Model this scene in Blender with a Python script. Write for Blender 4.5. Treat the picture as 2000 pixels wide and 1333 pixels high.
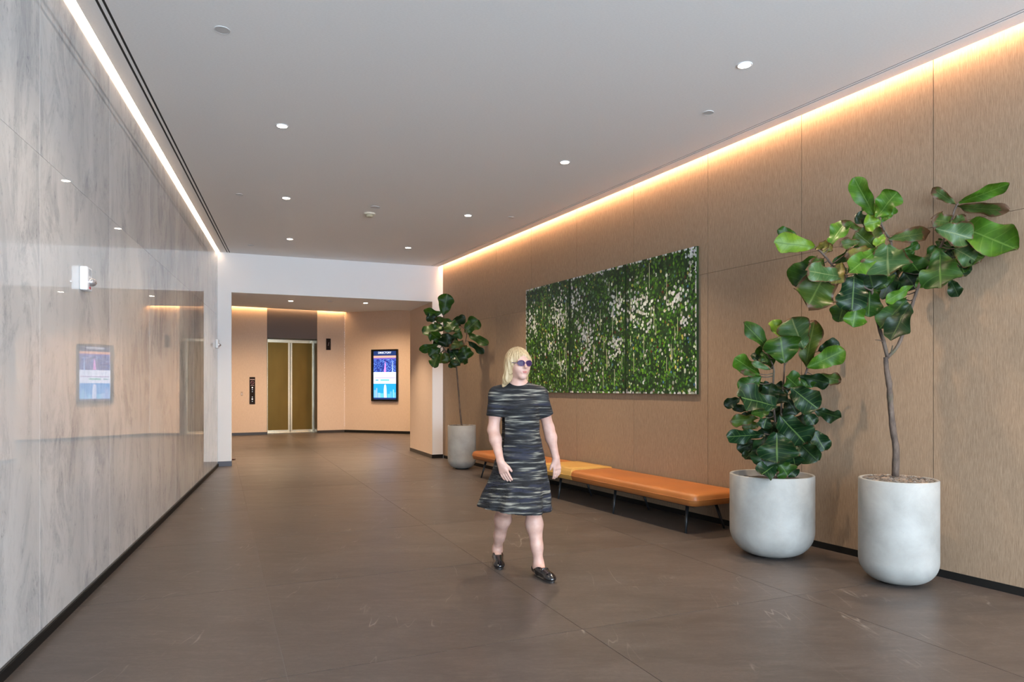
import bpy, bmesh, math, random
import numpy as np
from mathutils import Vector, Matrix
random.seed(7)
for o in list(bpy.data.objects): bpy.data.objects.remove(o)
SC = bpy.context.scene
COL = SC.collection

# ---------------------------------------------------------------- camera, world, exposure
F_PX = 1333.0; HOR = 758.0; CAM_H = 1.35
cam = bpy.data.cameras.new('camera'); camo = bpy.data.objects.new('camera', cam); COL.objects.link(camo)
camo.location = (0, 0, CAM_H); camo.rotation_euler = (math.radians(90), 0, 0)
cam.sensor_width = 36; cam.lens = 36 * F_PX / 2000; cam.shift_y = (HOR - 666.5) / 2000
cam.clip_start = 0.05; cam.clip_end = 200
SC.camera = camo
W = bpy.data.worlds.new('world'); SC.world = W; W.use_nodes = True
bg = W.node_tree.nodes['Background']
bg.inputs[0].default_value = (0.68, 0.84, 1.0, 1); bg.inputs[1].default_value = 13.0
vs = SC.view_settings
vs.view_transform = 'Standard'; vs.look = 'None'; vs.gamma = 1; vs.use_curve_mapping = False
vs.exposure = 0.8
SC.display_settings.display_device = 'sRGB'
# daylight comes in through the glazed street front behind the camera
pl = bpy.data.lights.new('daylight_portal', 'AREA'); pl.shape = 'RECTANGLE'; pl.size = 7.0; pl.size_y = 3.5
pl.cycles.is_portal = True
plo = bpy.data.objects.new('daylight_portal', pl); COL.objects.link(plo)
plo.location = (3.75, -2.95, 1.8); plo.rotation_euler = (math.radians(90), 0, 0)
H = 3.68          # lobby ceiling
HS = 3.0          # underside of the bulkhead
HL = 3.645        # elevator lobby ceiling

# ---------------------------------------------------------------- helpers
def tag(o, label=None, cat=None, group=None, kind=None):
    if label: o['label'] = label
    if cat: o['category'] = cat
    if group: o['group'] = group
    if kind: o['kind'] = kind
    return o
def empty(name, loc, rz=0):
    o = bpy.data.objects.new(name, None); COL.objects.link(o); o.location = loc; o.rotation_euler = (0, 0, rz)
    o.empty_display_size = .1
    return o
def mobj(name, verts, faces, mat, parent=None, smooth=False, world=True):
    """mesh given in world coordinates; vertices are made local to the parent when there is one"""
    me = bpy.data.meshes.new(name)
    v = [Vector(p) for p in verts]
    if parent is None:
        # own origin at the base centre
        xs = [p.x for p in v]; ys = [p.y for p in v]; zs = [p.z for p in v]
        org = Vector(((min(xs) + max(xs)) / 2, (min(ys) + max(ys)) / 2, min(zs)))
    else:
        org = wpos(parent)
    me.from_pydata([tuple(p - org) for p in v], [], faces)
    me.update()
    o = bpy.data.objects.new(name, me); COL.objects.link(o)
    if parent is None: o.location = org
    else: o.parent = parent
    if mat is not None:
        for m in (mat if isinstance(mat, (list, tuple)) else [mat]): me.materials.append(m)
    if smooth: me.polygons.foreach_set('use_smooth', [True] * len(me.polygons))
    return o
def wpos(o):
    p = Vector((0, 0, 0))
    while o is not None: p += o.location; o = o.parent
    return p
class MB:
    def __init__(s): s.v = []; s.f = []
    def hexa(s, p):           # 8 points: bottom 4 ccw, top 4
        n = len(s.v); s.v += [tuple(q) for q in p]
        for q in ((3, 2, 1, 0), (4, 5, 6, 7), (0, 1, 5, 4), (1, 2, 6, 5), (2, 3, 7, 6), (3, 0, 4, 7)):
            s.f.append([n + i for i in q])
    def box(s, x0, x1, y0, y1, z0, z1):
        s.hexa([(x0, y0, z0), (x1, y0, z0), (x1, y1, z0), (x0, y1, z0), (x0, y0, z1), (x1, y0, z1), (x1, y1, z1), (x0, y1, z1)])
    def prism(s, poly, z0, z1):
        n = len(s.v); k = len(poly)
        a = sum(poly[i][0] * poly[(i + 1) % k][1] - poly[(i + 1) % k][0] * poly[i][1] for i in range(k))
        if a < 0: poly = poly[::-1]
        s.v += [(p[0], p[1], z0) for p in poly] + [(p[0], p[1], z1) for p in poly]
        s.f.append([n + i for i in range(k)][::-1]); s.f.append([n + k + i for i in range(k)])
        for i in range(k): s.f.append([n + i, n + (i + 1) % k, n + k + (i + 1) % k, n + k + i])
    def tube(s, pts, rad, seg=8):
        n0 = len(s.v); pts = [Vector(p) for p in pts]
        ref = Vector((.3, .2, 1)) if abs((pts[-1] - pts[0]).normalized().z) < .9 else Vector((1, .2, 0))
        for i, p in enumerate(pts):
            t = (pts[min(i + 1, len(pts) - 1)] - pts[max(i - 1, 0)]).normalized()
            a = t.cross(ref).normalized(); b = t.cross(a)
            r = rad[i] if isinstance(rad, (list, tuple)) else rad
            for k in range(seg):
                th = 2 * math.pi * k / seg
                s.v.append(tuple(p + (a * math.cos(th) + b * math.sin(th)) * r))
        for i in range(len(pts) - 1):
            for k in range(seg):
                k2 = (k + 1) % seg
                s.f.append([n0 + i * seg + k, n0 + i * seg + k2, n0 + (i + 1) * seg + k2, n0 + (i + 1) * seg + k])
        s.f.append([n0 + k for k in range(seg)][::-1]); s.f.append([n0 + (len(pts) - 1) * seg + k for k in range(seg)])
    def lathe(s, c, prof, seg=32, close=False):
        n0 = len(s.v)
        for r, z in prof:
            for k in range(seg):
                th = 2 * math.pi * k / seg
                s.v.append((c[0] + r * math.cos(th), c[1] + r * math.sin(th), c[2] + z))
        for i in range(len(prof) - 1):
            for k in range(seg):
                k2 = (k + 1) % seg
                s.f.append([n0 + i * seg + k, n0 + i * seg + k2, n0 + (i + 1) * seg + k2, n0 + (i + 1) * seg + k])
        s.f.append([n0 + k for k in range(seg)][::-1]); s.f.append([n0 + (len(prof) - 1) * seg + k for k in range(seg)])
    def build(s, name, mat, parent=None, smooth=False, bevel=0):
        o = mobj(name, s.v, s.f, mat, parent, smooth)
        if bevel:
            m = o.modifiers.new('bevel', 'BEVEL'); m.width = bevel; m.segments = 2; m.limit_method = 'ANGLE'
        return o
class Frame:
    """plan frame of a wall: u along it, n out of it into the room"""
    def __init__(s, o, d, n):
        s.o = Vector((o[0], o[1], 0)); s.d = Vector((d[0], d[1], 0)).normalized(); s.n = Vector((n[0], n[1], 0)).normalized()
    def p(s, u, n, z): return s.o + s.d * u + s.n * n + Vector((0, 0, z))
    def box(s, mb, u0, u1, n0, n1, z0, z1):
        pts = [s.p(u0, n0, z0), s.p(u1, n0, z0), s.p(u1, n1, z0), s.p(u0, n1, z0)]
        if s.d.cross(s.n).z < 0: pts = pts[::-1]
        mb.hexa(pts + [q + Vector((0, 0, z1 - z0)) for q in pts])
def fbox(name, fr, u0, u1, n0, n1, z0, z1, mat, parent=None, bevel=0):
    mb = MB(); fr.box(mb, u0, u1, n0, n1, z0, z1); return mb.build(name, mat, parent, bevel=bevel)
def at(px, py, Y):       # a point seen in the photograph at depth Y
    return Vector(((px - 1000) / F_PX * Y, Y, CAM_H + (HOR - py) / F_PX * Y))

LW = Frame((-1.37, 0), (-.3143, 1), (1, .3143))
RW = Frame((5.647, 0), (-.531, 1), (-1, -.531))
KL = 1.0482; KR = 1.1322          # u = Y * K
CL = Vector((-5.045, 11.70, 0)); CR = Vector((-1.331, 13.142, 0))     # ends of the bulkhead
HD = Frame(CL, CR - CL, ((CR - CL).y, -(CR - CL).x)); HLEN = (CR - CL).length
EC = Vector((-5.093, 20.76, 0)); EW = Frame((-7.91, 19.25), (2.817, 1.51), (1.51, -2.817)); ELEN = 3.196
BW = Frame(EC, (2.093, -.76), (-.76, -2.093))

# ---------------------------------------------------------------- materials
def newmat(name):
    m = bpy.data.materials.new(name); m.use_nodes = True
    nt = m.node_tree; b = nt.nodes['Principled BSDF']
    return m, nt, b
def simple(name, col, rough=.5, metal=0, spec=.5, emit=0, coat=0, alpha=None, trans=0):
    m, nt, b = newmat(name)
    b.inputs['Base Color'].default_value = (*col, 1); b.inputs['Roughness'].default_value = rough
    b.inputs['Metallic'].default_value = metal; b.inputs['Specular IOR Level'].default_value = spec
    b.inputs['Coat Weight'].default_value = coat; b.inputs['Transmission Weight'].default_value = trans
    if emit:
        b.inputs['Emission Color'].default_value = (*col, 1); b.inputs['Emission Strength'].default_value = emit
    return m
def N(nt, t, **kw):
    n = nt.nodes.new(t)
    for k, v in kw.items(): setattr(n, k, v)
    return n
def mth(nt, op, a, b=None, c=None, clamp=False):
    n = N(nt, 'ShaderNodeMath', operation=op, use_clamp=clamp)
    for i, v in enumerate((a, b, c)):
        if v is None: continue
        if isinstance(v, (int, float)): n.inputs[i].default_value = v
        else: nt.links.new(v, n.inputs[i])
    return n.outputs[0]
def coords(nt, scale=(1, 1, 1), rot=(0, 0, 0), kind='Object', obj=False):
    tc = N(nt, 'ShaderNodeTexCoord'); mp = N(nt, 'ShaderNodeMapping')
    mp.inputs['Scale'].default_value = scale; mp.inputs['Rotation'].default_value = rot
    if kind == 'World':
        g = N(nt, 'ShaderNodeNewGeometry'); nt.links.new(g.outputs['Position'], mp.inputs[0])
    else: nt.links.new(tc.outputs[kind], mp.inputs[0])
    return mp.outputs[0]
def noise(nt, vec, scale=1, detail=4, rough=.5, dist=0):
    n = N(nt, 'ShaderNodeTexNoise'); n.inputs['Scale'].default_value = scale; n.inputs['Detail'].default_value = detail
    n.inputs['Roughness'].default_value = rough; n.inputs['Distortion'].default_value = dist
    nt.links.new(vec, n.inputs['Vector']); return n.outputs[0]
def ramp(nt, fac, stops, interp='LINEAR'):
    r = N(nt, 'ShaderNodeValToRGB'); nt.links.new(fac, r.inputs[0]); e = r.color_ramp.elements
    r.color_ramp.interpolation = interp
    while len(e) < len(stops): e.new(.5)
    for x, (p, c) in zip(e, stops): x.position = p; x.color = (*c, 1) if len(c) == 3 else c
    return r.outputs[0]
def mix(nt, fac, a, b, mode='MIX'):
    n = N(nt, 'ShaderNodeMix', data_type='RGBA', blend_type=mode)
    for s, v in ((n.inputs[0], fac), (n.inputs[6], a), (n.inputs[7], b)):
        if isinstance(v, (int, float)): s.default_value = v
        elif isinstance(v, tuple): s.default_value = (*v, 1)
        else: nt.links.new(v, s)
    return n.outputs[2]
def bump(nt, b, h, strength=.2, dist=.002):
    n = N(nt, 'ShaderNodeBump'); n.inputs['Strength'].default_value = strength; n.inputs['Distance'].default_value = dist
    nt.links.new(h, n.inputs['Height']); nt.links.new(n.outputs[0], b.inputs['Normal'])

def m_grain(name, c0, c1, rough=.75, amp=1.0):
    m, nt, b = newmat(name)
    v = coords(nt, (420, 420, 13), kind='World'); f = noise(nt, v, 1, 3, .65)
    v2 = coords(nt, (150, 150, 16), kind='World'); g = noise(nt, v2, 1, 4, .7)
    v3 = coords(nt, (.9, .9, .7), kind='World'); k = noise(nt, v3, 1, 2, .5)
    s = mth(nt, 'ADD', mth(nt, 'MULTIPLY', f, .55), mth(nt, 'MULTIPLY', g, .45))
    col = ramp(nt, s, [(.36, c0), (.64, c1)])
    col = mix(nt, mth(nt, 'MULTIPLY', k, .22), col, tuple(x * .72 for x in c0))
    nt.links.new(col, b.inputs['Base Color']); b.inputs['Roughness'].default_value = rough
    b.inputs['Specular IOR Level'].default_value = .3
    bump(nt, b, s, .25 * amp, .001)
    return m
M_OAK = m_grain('wood_veneer', (.220, .148, .094), (.39, .278, .186), .6)
M_FAB = m_grain('lift_lobby_fabric', (.60, .45, .34), (.74, .58, .46), .85, .6)

def m_marble():
    m, nt, b = newmat('polished_marble')
    oi = N(nt, 'ShaderNodeObjectInfo')
    geo = N(nt, 'ShaderNodeNewGeometry')
    off = N(nt, 'ShaderNodeVectorMath', operation='ADD'); nt.links.new(geo.outputs['Position'], off.inputs[0])
    cx = N(nt, 'ShaderNodeCombineXYZ'); nt.links.new(mth(nt, 'MULTIPLY', oi.outputs['Random'], 9), cx.inputs[2]); nt.links.new(cx.outputs[0], off.inputs[1])
    def mp(sc, ro=(0, 0, 0)):
        n = N(nt, 'ShaderNodeMapping'); n.inputs['Scale'].default_value = sc; n.inputs['Rotation'].default_value = ro
        nt.links.new(off.outputs[0], n.inputs[0]); return n.outputs[0]
    big = noise(nt, mp((1.5, 1.5, .35)), 1, 4, .55, .8)
    streak = noise(nt, mp((3.6, 3.6, 1.7), (.16, .24, 0)), 1, 10, .76, .7)
    fleck = noise(nt, mp((26, 26, 13), (.12, .26, 0)), 1, 6, .75, .5)
    cloud = noise(nt, mp((1.1, 1.1, 1.0)), 1, 5, .6, .3)
    fine = noise(nt, mp((60, 60, 30)), 1, 3, .6)
    c = ramp(nt, big, [(.3, (.56, .56, .555)), (.5, (.66, .655, .645)), (.72, (.74, .735, .725))])
    st = ramp(nt, streak, [(.46, (0, 0, 0)), (.58, (.6, .6, .6)), (.70, (1, 1, 1))])
    c = mix(nt, mth(nt, 'MULTIPLY', mth(nt, 'MULTIPLY', st, ramp(nt, cloud, [(.38, (.25, .25, .25)), (.6, (1, 1, 1))])), .85), c, (.26, .275, .30))
    fk = mth(nt, 'MULTIPLY', ramp(nt, fleck, [(.56, (0, 0, 0)), (.70, (1, 1, 1))]), ramp(nt, streak, [(.42, (0, 0, 0)), (.6, (1, 1, 1))]))
    c = mix(nt, mth(nt, 'MULTIPLY', fk, .8), c, (.14, .15, .17))
    c = mix(nt, mth(nt, 'MULTIPLY', fine, .25), c, (.78, .77, .76))
    nt.links.new(c, b.inputs['Base Color']); b.inputs['Roughness'].default_value = .012
    b.inputs['IOR'].default_value = 1.62
    return m
M_MARBLE = m_marble()

def m_floor():
    m, nt, b = newmat('honed_stone_tile')
    oi = N(nt, 'ShaderNodeObjectInfo'); geo = N(nt, 'ShaderNodeNewGeometry')
    off = N(nt, 'ShaderNodeVectorMath', operation='ADD'); nt.links.new(geo.outputs['Position'], off.inputs[0])
    cx = N(nt, 'ShaderNodeCombineXYZ')
    nt.links.new(mth(nt, 'MULTIPLY', oi.outputs['Random'], 37), cx.inputs[2]); nt.links.new(cx.outputs[0], off.inputs[1])
    def mp(sc, ro=(0, 0, 0)):
        n = N(nt, 'ShaderNodeMapping'); n.inputs['Scale'].default_value = sc; n.inputs['Rotation'].default_value = ro
        nt.links.new(off.outputs[0], n.inputs[0]); return n.outputs[0]
    a = noise(nt, mp((1.2, 3.0, 1), (0, 0, -.45)), 1, 6, .6, .6)
    f = noise(nt, mp((120, 120, 1)), 1, 3, .7)
    w = noise(nt, mp((5, 22, 1), (0, 0, -.5)), 1, 5, .7, .8)
    c = ramp(nt, a, [(.3, (.070, .055, .047)), (.55, (.090, .072, .062)), (.75, (.115, .094, .082))])
    c = mix(nt, ramp(nt, w, [(.42, (0, 0, 0)), (.68, (.75, .75, .75))]), c, (.135, .112, .098))
    f2 = noise(nt, mp((38, 60, 1), (0, 0, -.45)), 1, 5, .75)
    c = mix(nt, ramp(nt, f2, [(.40, (.5, .5, .5)), (.60, (0, 0, 0))]), c, (.058, .046, .040))
    c = mix(nt, mth(nt, 'MULTIPLY', f, .45), c, (.055, .044, .038))
    # pale crack-like veins, broken up
    v = noise(nt, mp((4.2, .55, 1), (0, 0, .85)), 1, 3, .5, .12)
    ln = mth(nt, 'SUBTRACT', 1, mth(nt, 'MULTIPLY', mth(nt, 'ABSOLUTE', mth(nt, 'SUBTRACT', v, .5)), 150), clamp=True)
    msk = ramp(nt, noise(nt, mp((2.1, 2.1, 1)), 1, 4, .6), [(.52, (0, 0, 0)), (.66, (1, 1, 1))])
    v2 = noise(nt, mp((2.5, 9, 1), (0, 0, -.42)), 1, 5, .62, .3)
    ln2 = mth(nt, 'SUBTRACT', 1, mth(nt, 'MULTIPLY', mth(nt, 'ABSOLUTE', mth(nt, 'SUBTRACT', v2, .5)), 60), clamp=True)
    msk2 = ramp(nt, noise(nt, mp((2.2, 2.2, 1)), 1, 3, .6), [(.60, (0, 0, 0)), (.78, (1, 1, 1))])
    k = mth(nt, 'MAXIMUM', mth(nt, 'MULTIPLY', mth(nt, 'MULTIPLY', ln, msk), .5), mth(nt, 'MULTIPLY', mth(nt, 'MULTIPLY', ln2, msk2), .35))
    c = mix(nt, k, c, (.36, .32, .28))
    vr = mth(nt, 'ADD', .93, mth(nt, 'MULTIPLY', oi.outputs['Random'], .14))
    hs = N(nt, 'ShaderNodeHueSaturation'); nt.links.new(vr, hs.inputs['Value']); nt.links.new(c, hs.inputs['Color'])
    nt.links.new(hs.outputs[0], b.inputs['Base Color'])
    nt.links.new(mth(nt, 'ADD', .30, mth(nt, 'MULTIPLY', a, .16)), b.inputs['Roughness'])
    bump(nt, b, mth(nt, 'ADD', f, mth(nt, 'MULTIPLY', w, 1.5)), .12, .002)
    return m
M_TILE = m_floor()

def m_ceiling():
    m, nt, b = newmat('ceiling_plaster')
    v = coords(nt, (55, 150, 50), (0, 0, .35), 'World'); f = noise(nt, v, 1, 4, .7)
    g = noise(nt, coords(nt, (.5, .5, .5), kind='World'), 1, 2, .5)
    c = ramp(nt, f, [(.3, (.78, .775, .77)), (.7, (.86, .855, .85))])
    c = mix(nt, mth(nt, 'MULTIPLY', g, .15), c, (.76, .755, .75))
    nt.links.new(c, b.inputs['Base Color']); b.inputs['Roughness'].default_value = .8
    b.inputs['Specular IOR Level'].default_value = .2
    bump(nt, b, f, .1, .001); return m
M_CEIL = m_ceiling()
M_WHITE = simple('white_paint', (.86, .85, .85), .7, spec=.3)
M_WHITE2 = simple('white_plastic', (.83, .84, .86), .35)
M_GROUT = simple('grout', (.20, .185, .17), .9)
M_BASE = simple('black_baseboard', (.012, .011, .010), .6, spec=.15)
M_BASE2 = simple('bronze_baseboard', (.035, .026, .02), .35)
M_SLATE = simple('grey_baseboard', (.10, .105, .13), .5)
M_BLACK = simple('black_channel', (.012, .011, .011), .6)
M_SHELL = simple('shell', (.35, .34, .33), .9)
M_STRIPL = simple('led_strip_left', (1.0, .74, .52), emit=7.5)
M_STRIPR = simple('led_strip_right', (1.0, .60, .33), emit=44)
M_STRIPE = simple('led_strip_lift', (1.0, .63, .30), emit=24)
M_LAMP = simple('downlight_lens', (1.0, .80, .60), emit=22)
M_LEATHER = None
def m_leather(name, c0, c1):
    m, nt, b = newmat(name)
    f = noise(nt, coords(nt, (90, 90, 90)), 1, 4, .6); g = noise(nt, coords(nt, (3, 3, 3)), 1, 3, .5)
    nt.links.new(ramp(nt, g, [(.3, c0), (.7, c1)]), b.inputs['Base Color'])
    nt.links.new(mth(nt, 'ADD', .34, mth(nt, 'MULTIPLY', g, .15)), b.inputs['Roughness'])
    bump(nt, b, f, .12, .001); return m
M_TAN = m_leather('tan_leather', (.30, .100, .022), (.38, .135, .032))
M_MUST = m_leather('mustard_leather', (.44, .25, .060), (.52, .31, .085))
M_LEG = simple('black_steel', (.02, .022, .025), .35, .3)

def m_concrete(name, c0, c1):
    m, nt, b = newmat(name)
    g = noise(nt, coords(nt, (5, 5, 5)), 1, 5, .6, .3); f = noise(nt, coords(nt, (110, 110, 110)), 1, 3, .7)
    c = ramp(nt, g, [(.3, c0), (.7, c1)])
    pit = ramp(nt, f, [(.28, (1, 1, 1)), (.36, (0, 0, 0))])
    c = mix(nt, mth(nt, 'MULTIPLY', pit, .35), c, tuple(x * .6 for x in c0))
    nt.links.new(c, b.inputs['Base Color']); b.inputs['Roughness'].default_value = .62
    bump(nt, b, f, .15, .001); return m
M_POT = m_concrete('pale_cast_stone', (.26, .255, .235), (.36, .355, .335))
M_SOIL = m_concrete('soil', (.012, .009, .007), (.035, .027, .020))
M_CHIP = m_concrete('bark_chips', (.06, .04, .028), (.34, .27, .21))

def m_bark():
    m, nt, b = newmat('bark')
    g = noise(nt, coords(nt, (30, 30, 9)), 1, 5, .65); k = noise(nt, coords(nt, (6, 6, 4)), 1, 3, .5)
    c = ramp(nt, g, [(.3, (.040, .026, .019)), (.55, (.10, .070, .053)), (.75, (.16, .12, .09))])
    c = mix(nt, ramp(nt, k, [(.5, (0, 0, 0)), (.75, (.6, .6, .6))]), c, (.10, .11, .05))
    nt.links.new(c, b.inputs['Base Color']); b.inputs['Roughness'].default_value = .8
    bump(nt, b, g, .6, .004); return m
M_BARK = m_bark()

def m_leaf(name, dark, lite, vein, brown=0.0, rough=.36):
    """UV: x across -> 0..1, y along the midrib"""
    m, nt, b = newmat(name)
    uv = N(nt, 'ShaderNodeTexCoord'); sep = N(nt, 'ShaderNodeSeparateXYZ'); nt.links.new(uv.outputs['UV'], sep.inputs[0])
    x = mth(nt, 'MULTIPLY', mth(nt, 'ABSOLUTE', mth(nt, 'SUBTRACT', sep.outputs[0], .5)), 2)   # 0 midrib .. 1 edge
    y = sep.outputs[1]
    n1 = noise(nt, coords(nt, (14, 14, 14)), 1, 4, .6)
    c = ramp(nt, mth(nt, 'ADD', mth(nt, 'MULTIPLY', n1, .75), mth(nt, 'MULTIPLY', x, .18)), [(.3, dark), (.7, lite)])
    ph = mth(nt, 'MULTIPLY', mth(nt, 'SUBTRACT', y, mth(nt, 'MULTIPLY', mth(nt, 'POWER', x, 1.2), .16)), 7.0)
    fr = mth(nt, 'ABSOLUTE', mth(nt, 'SUBTRACT', mth(nt, 'FRACT', ph), .5))
    side = mth(nt, 'SUBTRACT', 1, mth(nt, 'MULTIPLY', fr, 13), clamp=True)
    mid = mth(nt, 'SUBTRACT', 1, mth(nt, 'MULTIPLY', x, 14), clamp=True)
    vn = mth(nt, 'MAXIMUM', mth(nt, 'MULTIPLY', side, .38), mth(nt, 'MULTIPLY', mid, .8))
    c = mix(nt, vn, c, vein)
    n2 = noise(nt, coords(nt, (30, 30, 30)), 1, 4, .6)
    edge = mth(nt, 'MAXIMUM', mth(nt, 'POWER', x, 3.0), mth(nt, 'POWER', y, 5.0))
    br = mth(nt, 'ADD', mth(nt, 'MULTIPLY', edge, .55 + brown * .45), mth(nt, 'MULTIPLY', n2, .45 + brown * .9))
    bk = ramp(nt, br, [(.80 - .06 * brown, (0, 0, 0)), (.90 - .06 * brown, (1, 1, 1))])
    c = mix(nt, bk, c, (.085, .042, .02) if brown < .6 else (.12, .065, .035))
    nt.links.new(c, b.inputs['Base Color']); b.inputs['Roughness'].default_value = rough
    b.inputs['Specular IOR Level'].default_value = .32
    bump(nt, b, mth(nt, 'SUBTRACT', mth(nt, 'MULTIPLY', n1, .3), vn), .35, .003)
    # light shining through the blade
    tr = N(nt, 'ShaderNodeBsdfTranslucent'); nt.links.new(mix(nt, .5, c, (lite[0] * 1.6, lite[1] * 1.5, lite[2])), tr.inputs[0])
    mx = N(nt, 'ShaderNodeMixShader'); mx.inputs[0].default_value = .12
    out = nt.nodes['Material Output']
    nt.links.new(b.outputs[0], mx.inputs[1]); nt.links.new(tr.outputs[0], mx.inputs[2]); nt.links.new(mx.outputs[0], out.inputs[0])
    return m
LEAF = {
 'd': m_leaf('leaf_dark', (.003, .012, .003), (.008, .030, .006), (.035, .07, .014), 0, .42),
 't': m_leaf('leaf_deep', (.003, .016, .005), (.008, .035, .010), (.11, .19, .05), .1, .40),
 'm': m_leaf('leaf_green', (.008, .031, .003), (.026, .078, .006), (.08, .16, .025), .1, .45),
 'b': m_leaf('leaf_bright', (.026, .080, .005), (.065, .165, .009), (.13, .23, .04), .1, .45),
 'l': m_leaf('leaf_lime', (.08, .16, .010), (.14, .24, .02), (.04, .10, .01), .15, .45),
 'g': m_leaf('leaf_pale', (.030, .076, .020), (.070, .130, .042), (.19, .23, .09), .25, .42),
 'o': m_leaf('leaf_olive', (.022, .046, .004), (.050, .082, .008), (.09, .13, .025), .3, .45),
 'y': m_leaf('leaf_yellowed', (.09, .09, .012), (.23, .18, .045), (.24, .20, .07), .4, .5),
 'n': m_leaf('leaf_browned', (.024, .052, .008), (.055, .088, .014), (.10, .12, .03), .55, .5),
}
M_GLASS = bpy.data.materials.new('window_glass'); M_GLASS.use_nodes = True
_nt = M_GLASS.node_tree; _nt.nodes.remove(_nt.nodes['Principled BSDF'])
_t = N(_nt, 'ShaderNodeBsdfTransparent'); _g = N(_nt, 'ShaderNodeBsdfGlossy'); _g.inputs['Roughness'].default_value = .02
_m = N(_nt, 'ShaderNodeMixShader'); _m.inputs[0].default_value = .08
_nt.links.new(_t.outputs[0], _m.inputs[1]); _nt.links.new(_g.outputs[0], _m.inputs[2]); _nt.links.new(_m.outputs[0], _nt.nodes['Material Output'].inputs[0])

# ================================================================ SETTING
def struct(o, label=None): o['kind'] = 'structure'; return tag(o, label)

# ---- floor: grout bed with large square stone tiles laid on the skew
fl = MB(); fl.prism([(-13, -3.2), (7.6, -3.2), (7.6, 23.5), (-13, 23.5)], -.12, -.003)
floor = struct(fl.build('floor', M_GROUT))
S_ = .43; TS = 1.575; ce = 1 / math.sqrt(1 + S_ * S_)
ta = Vector((-S_, 1)) * ce; tb = Vector((1, S_)) * ce                  # along / across the tiles
# joint lines: X + S Y = .32 + k*TS/ce     and    Y - S X = 3.643 + k*TS/ce
def clip(poly, f):
    out = []
    for i in range(len(poly)):
        a, b_ = poly[i], poly[(i + 1) % len(poly)]; fa, fb = f(a), f(b_)
        if fa >= 0: out.append(a)
        if fa * fb < 0: t = fa / (fa - fb); out.append((a[0] + (b_[0] - a[0]) * t, a[1] + (b_[1] - a[1]) * t))
    return out
step = TS / ce; G = .0022
for i in range(-8, 8):
    for j in range(-6, 14):
        c0 = .32 + i * step + G; c1 = .32 + (i + 1) * step - G; e0 = 3.643 + j * step + G; e1 = 3.643 + (j + 1) * step - G
        pts = []
        for c, e in ((c0, e0), (c1, e0), (c1, e1), (c0, e1)):
            x = (c - S_ * e) / (1 + S_ * S_); pts.append((x, e + S_ * x))
        cx_ = sum(p[0] for p in pts) / 4; cy_ = sum(p[1] for p in pts) / 4
        if cy_ < 12.2 and cy_ > .6: pts = clip(pts, lambda p: p[0] - (-1.40 - .3143 * p[1]))
        if len(pts) > 2 and cy_ < 13.3: pts = clip(pts, lambda p: (5.67 - .531 * p[1]) - p[0])
        if len(pts) > 2: pts = clip(pts, lambda p: p[1] + 3.0)
        if len(pts) > 2: pts = clip(pts, lambda p: 22.9 - p[1])
        if len(pts) > 2: pts = clip(pts, lambda p: p[0] + 11.5)
        if len(pts) > 2: pts = clip(pts, lambda p: 7.3 - p[0])
        if len(pts) < 3: continue
        a = abs(sum(pts[k][0] * pts[(k + 1) % len(pts)][1] - pts[(k + 1) % len(pts)][0] * pts[k][1] for k in range(len(pts)))) / 2
        if a < .02: continue
        t = MB(); t.prism(pts, -.003, 0); t.build('floor_tile', M_TILE, floor)

# ---- left wall: polished marble slabs on a backing
M_SEAL = simple('pale_joint_seal', (.80, .79, .77), .4)
wl = struct(fbox('wall_left', LW, .6 * KL, 11.70 * KL, -.16, -.012, 0, H + .2, M_WHITE))
ys = [.6, .94, 2.285, 3.63, 4.98, 6.33, 7.68, 9.03, 10.38, 11.70]
for a, b_ in zip(ys, ys[1:]):
    for z0, z1 in ((.055, 2.59), (2.592, H + .1)):
        fbox('joint_seal', LW, a * KL - .0022, a * KL + .0022, -.012, -.0004, z0, z1, M_SEAL, wl)
        fbox('marble_slab', LW, a * KL + .0023, b_ * KL - .0023, -.012, 0, z0, z1, M_MARBLE, wl)
bl = struct(fbox('baseboard_left', LW, .6 * KL, 11.68 * KL, -.022, .020, 0, .050, M_BASE))
fbox('baseboard_ledge', LW, .6 * KL, 11.68 * KL, -.02, .012, .050, .0545, simple('ledge', (.05, .046, .04), .4, .2), bl)

# ---- right wall: wood-veneer panels in two tiers
wr = struct(fbox('wall_right', RW, -3.1 * KR, 13.142 * KR, -.2, -.022, 0, H + .35, M_BLACK))
yr = [-3.1, -2.2, -1.2, -.18, .84, 1.86, 2.88, 3.90, 4.918, 5.912, 6.904, 7.960, 9.02, 10.10, 11.12, 12.14, 13.142]
for a, b_ in zip(yr, yr[1:]):
    fbox('wall_panel', RW, a * KR + .0028, b_ * KR - .0028, -.02, 0, .055, 2.508, M_OAK, wr)
    fbox('wall_panel', RW, a * KR + .0028, b_ * KR - .0028, -.02, 0, 2.5105, H + .3, M_OAK, wr)
struct(fbox('baseboard_right', RW, -3.1 * KR, 13.1 * KR, -.02, .004, 0, .055, M_BASE))

# ---- bulkhead and its two white piers
def PX(fr, px, n=0):     # u where the ray through column px meets the frame's plane
    k = (px - 1000) / F_PX; o = fr.o + fr.n * n
    return (k * o.y - o.x) / (fr.d.x - k * fr.d.y)
uA = PX(HD, 452); uB = PX(HD, 844)
JE = Vector((-2.184, 14.63, 0))                 # far end of the right jamb
JS = HD.p(uB, 0, 0)
mb = MB(); HD.box(mb, -.5, HLEN + .5, -.012, 0, HS, H + .35)
HDW = struct(mb.build('wall_bulkhead', M_WHITE))
mb = MB(); HD.box(mb, -.4, uA, -.3, 0, 0, HS); struct(mb.build('wall_pier_left', M_WHITE))
struct(fbox('baseboard_pier_left', HD, 0, uA + .004, -.25, .008, 0, .085, M_SLATE))
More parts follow.
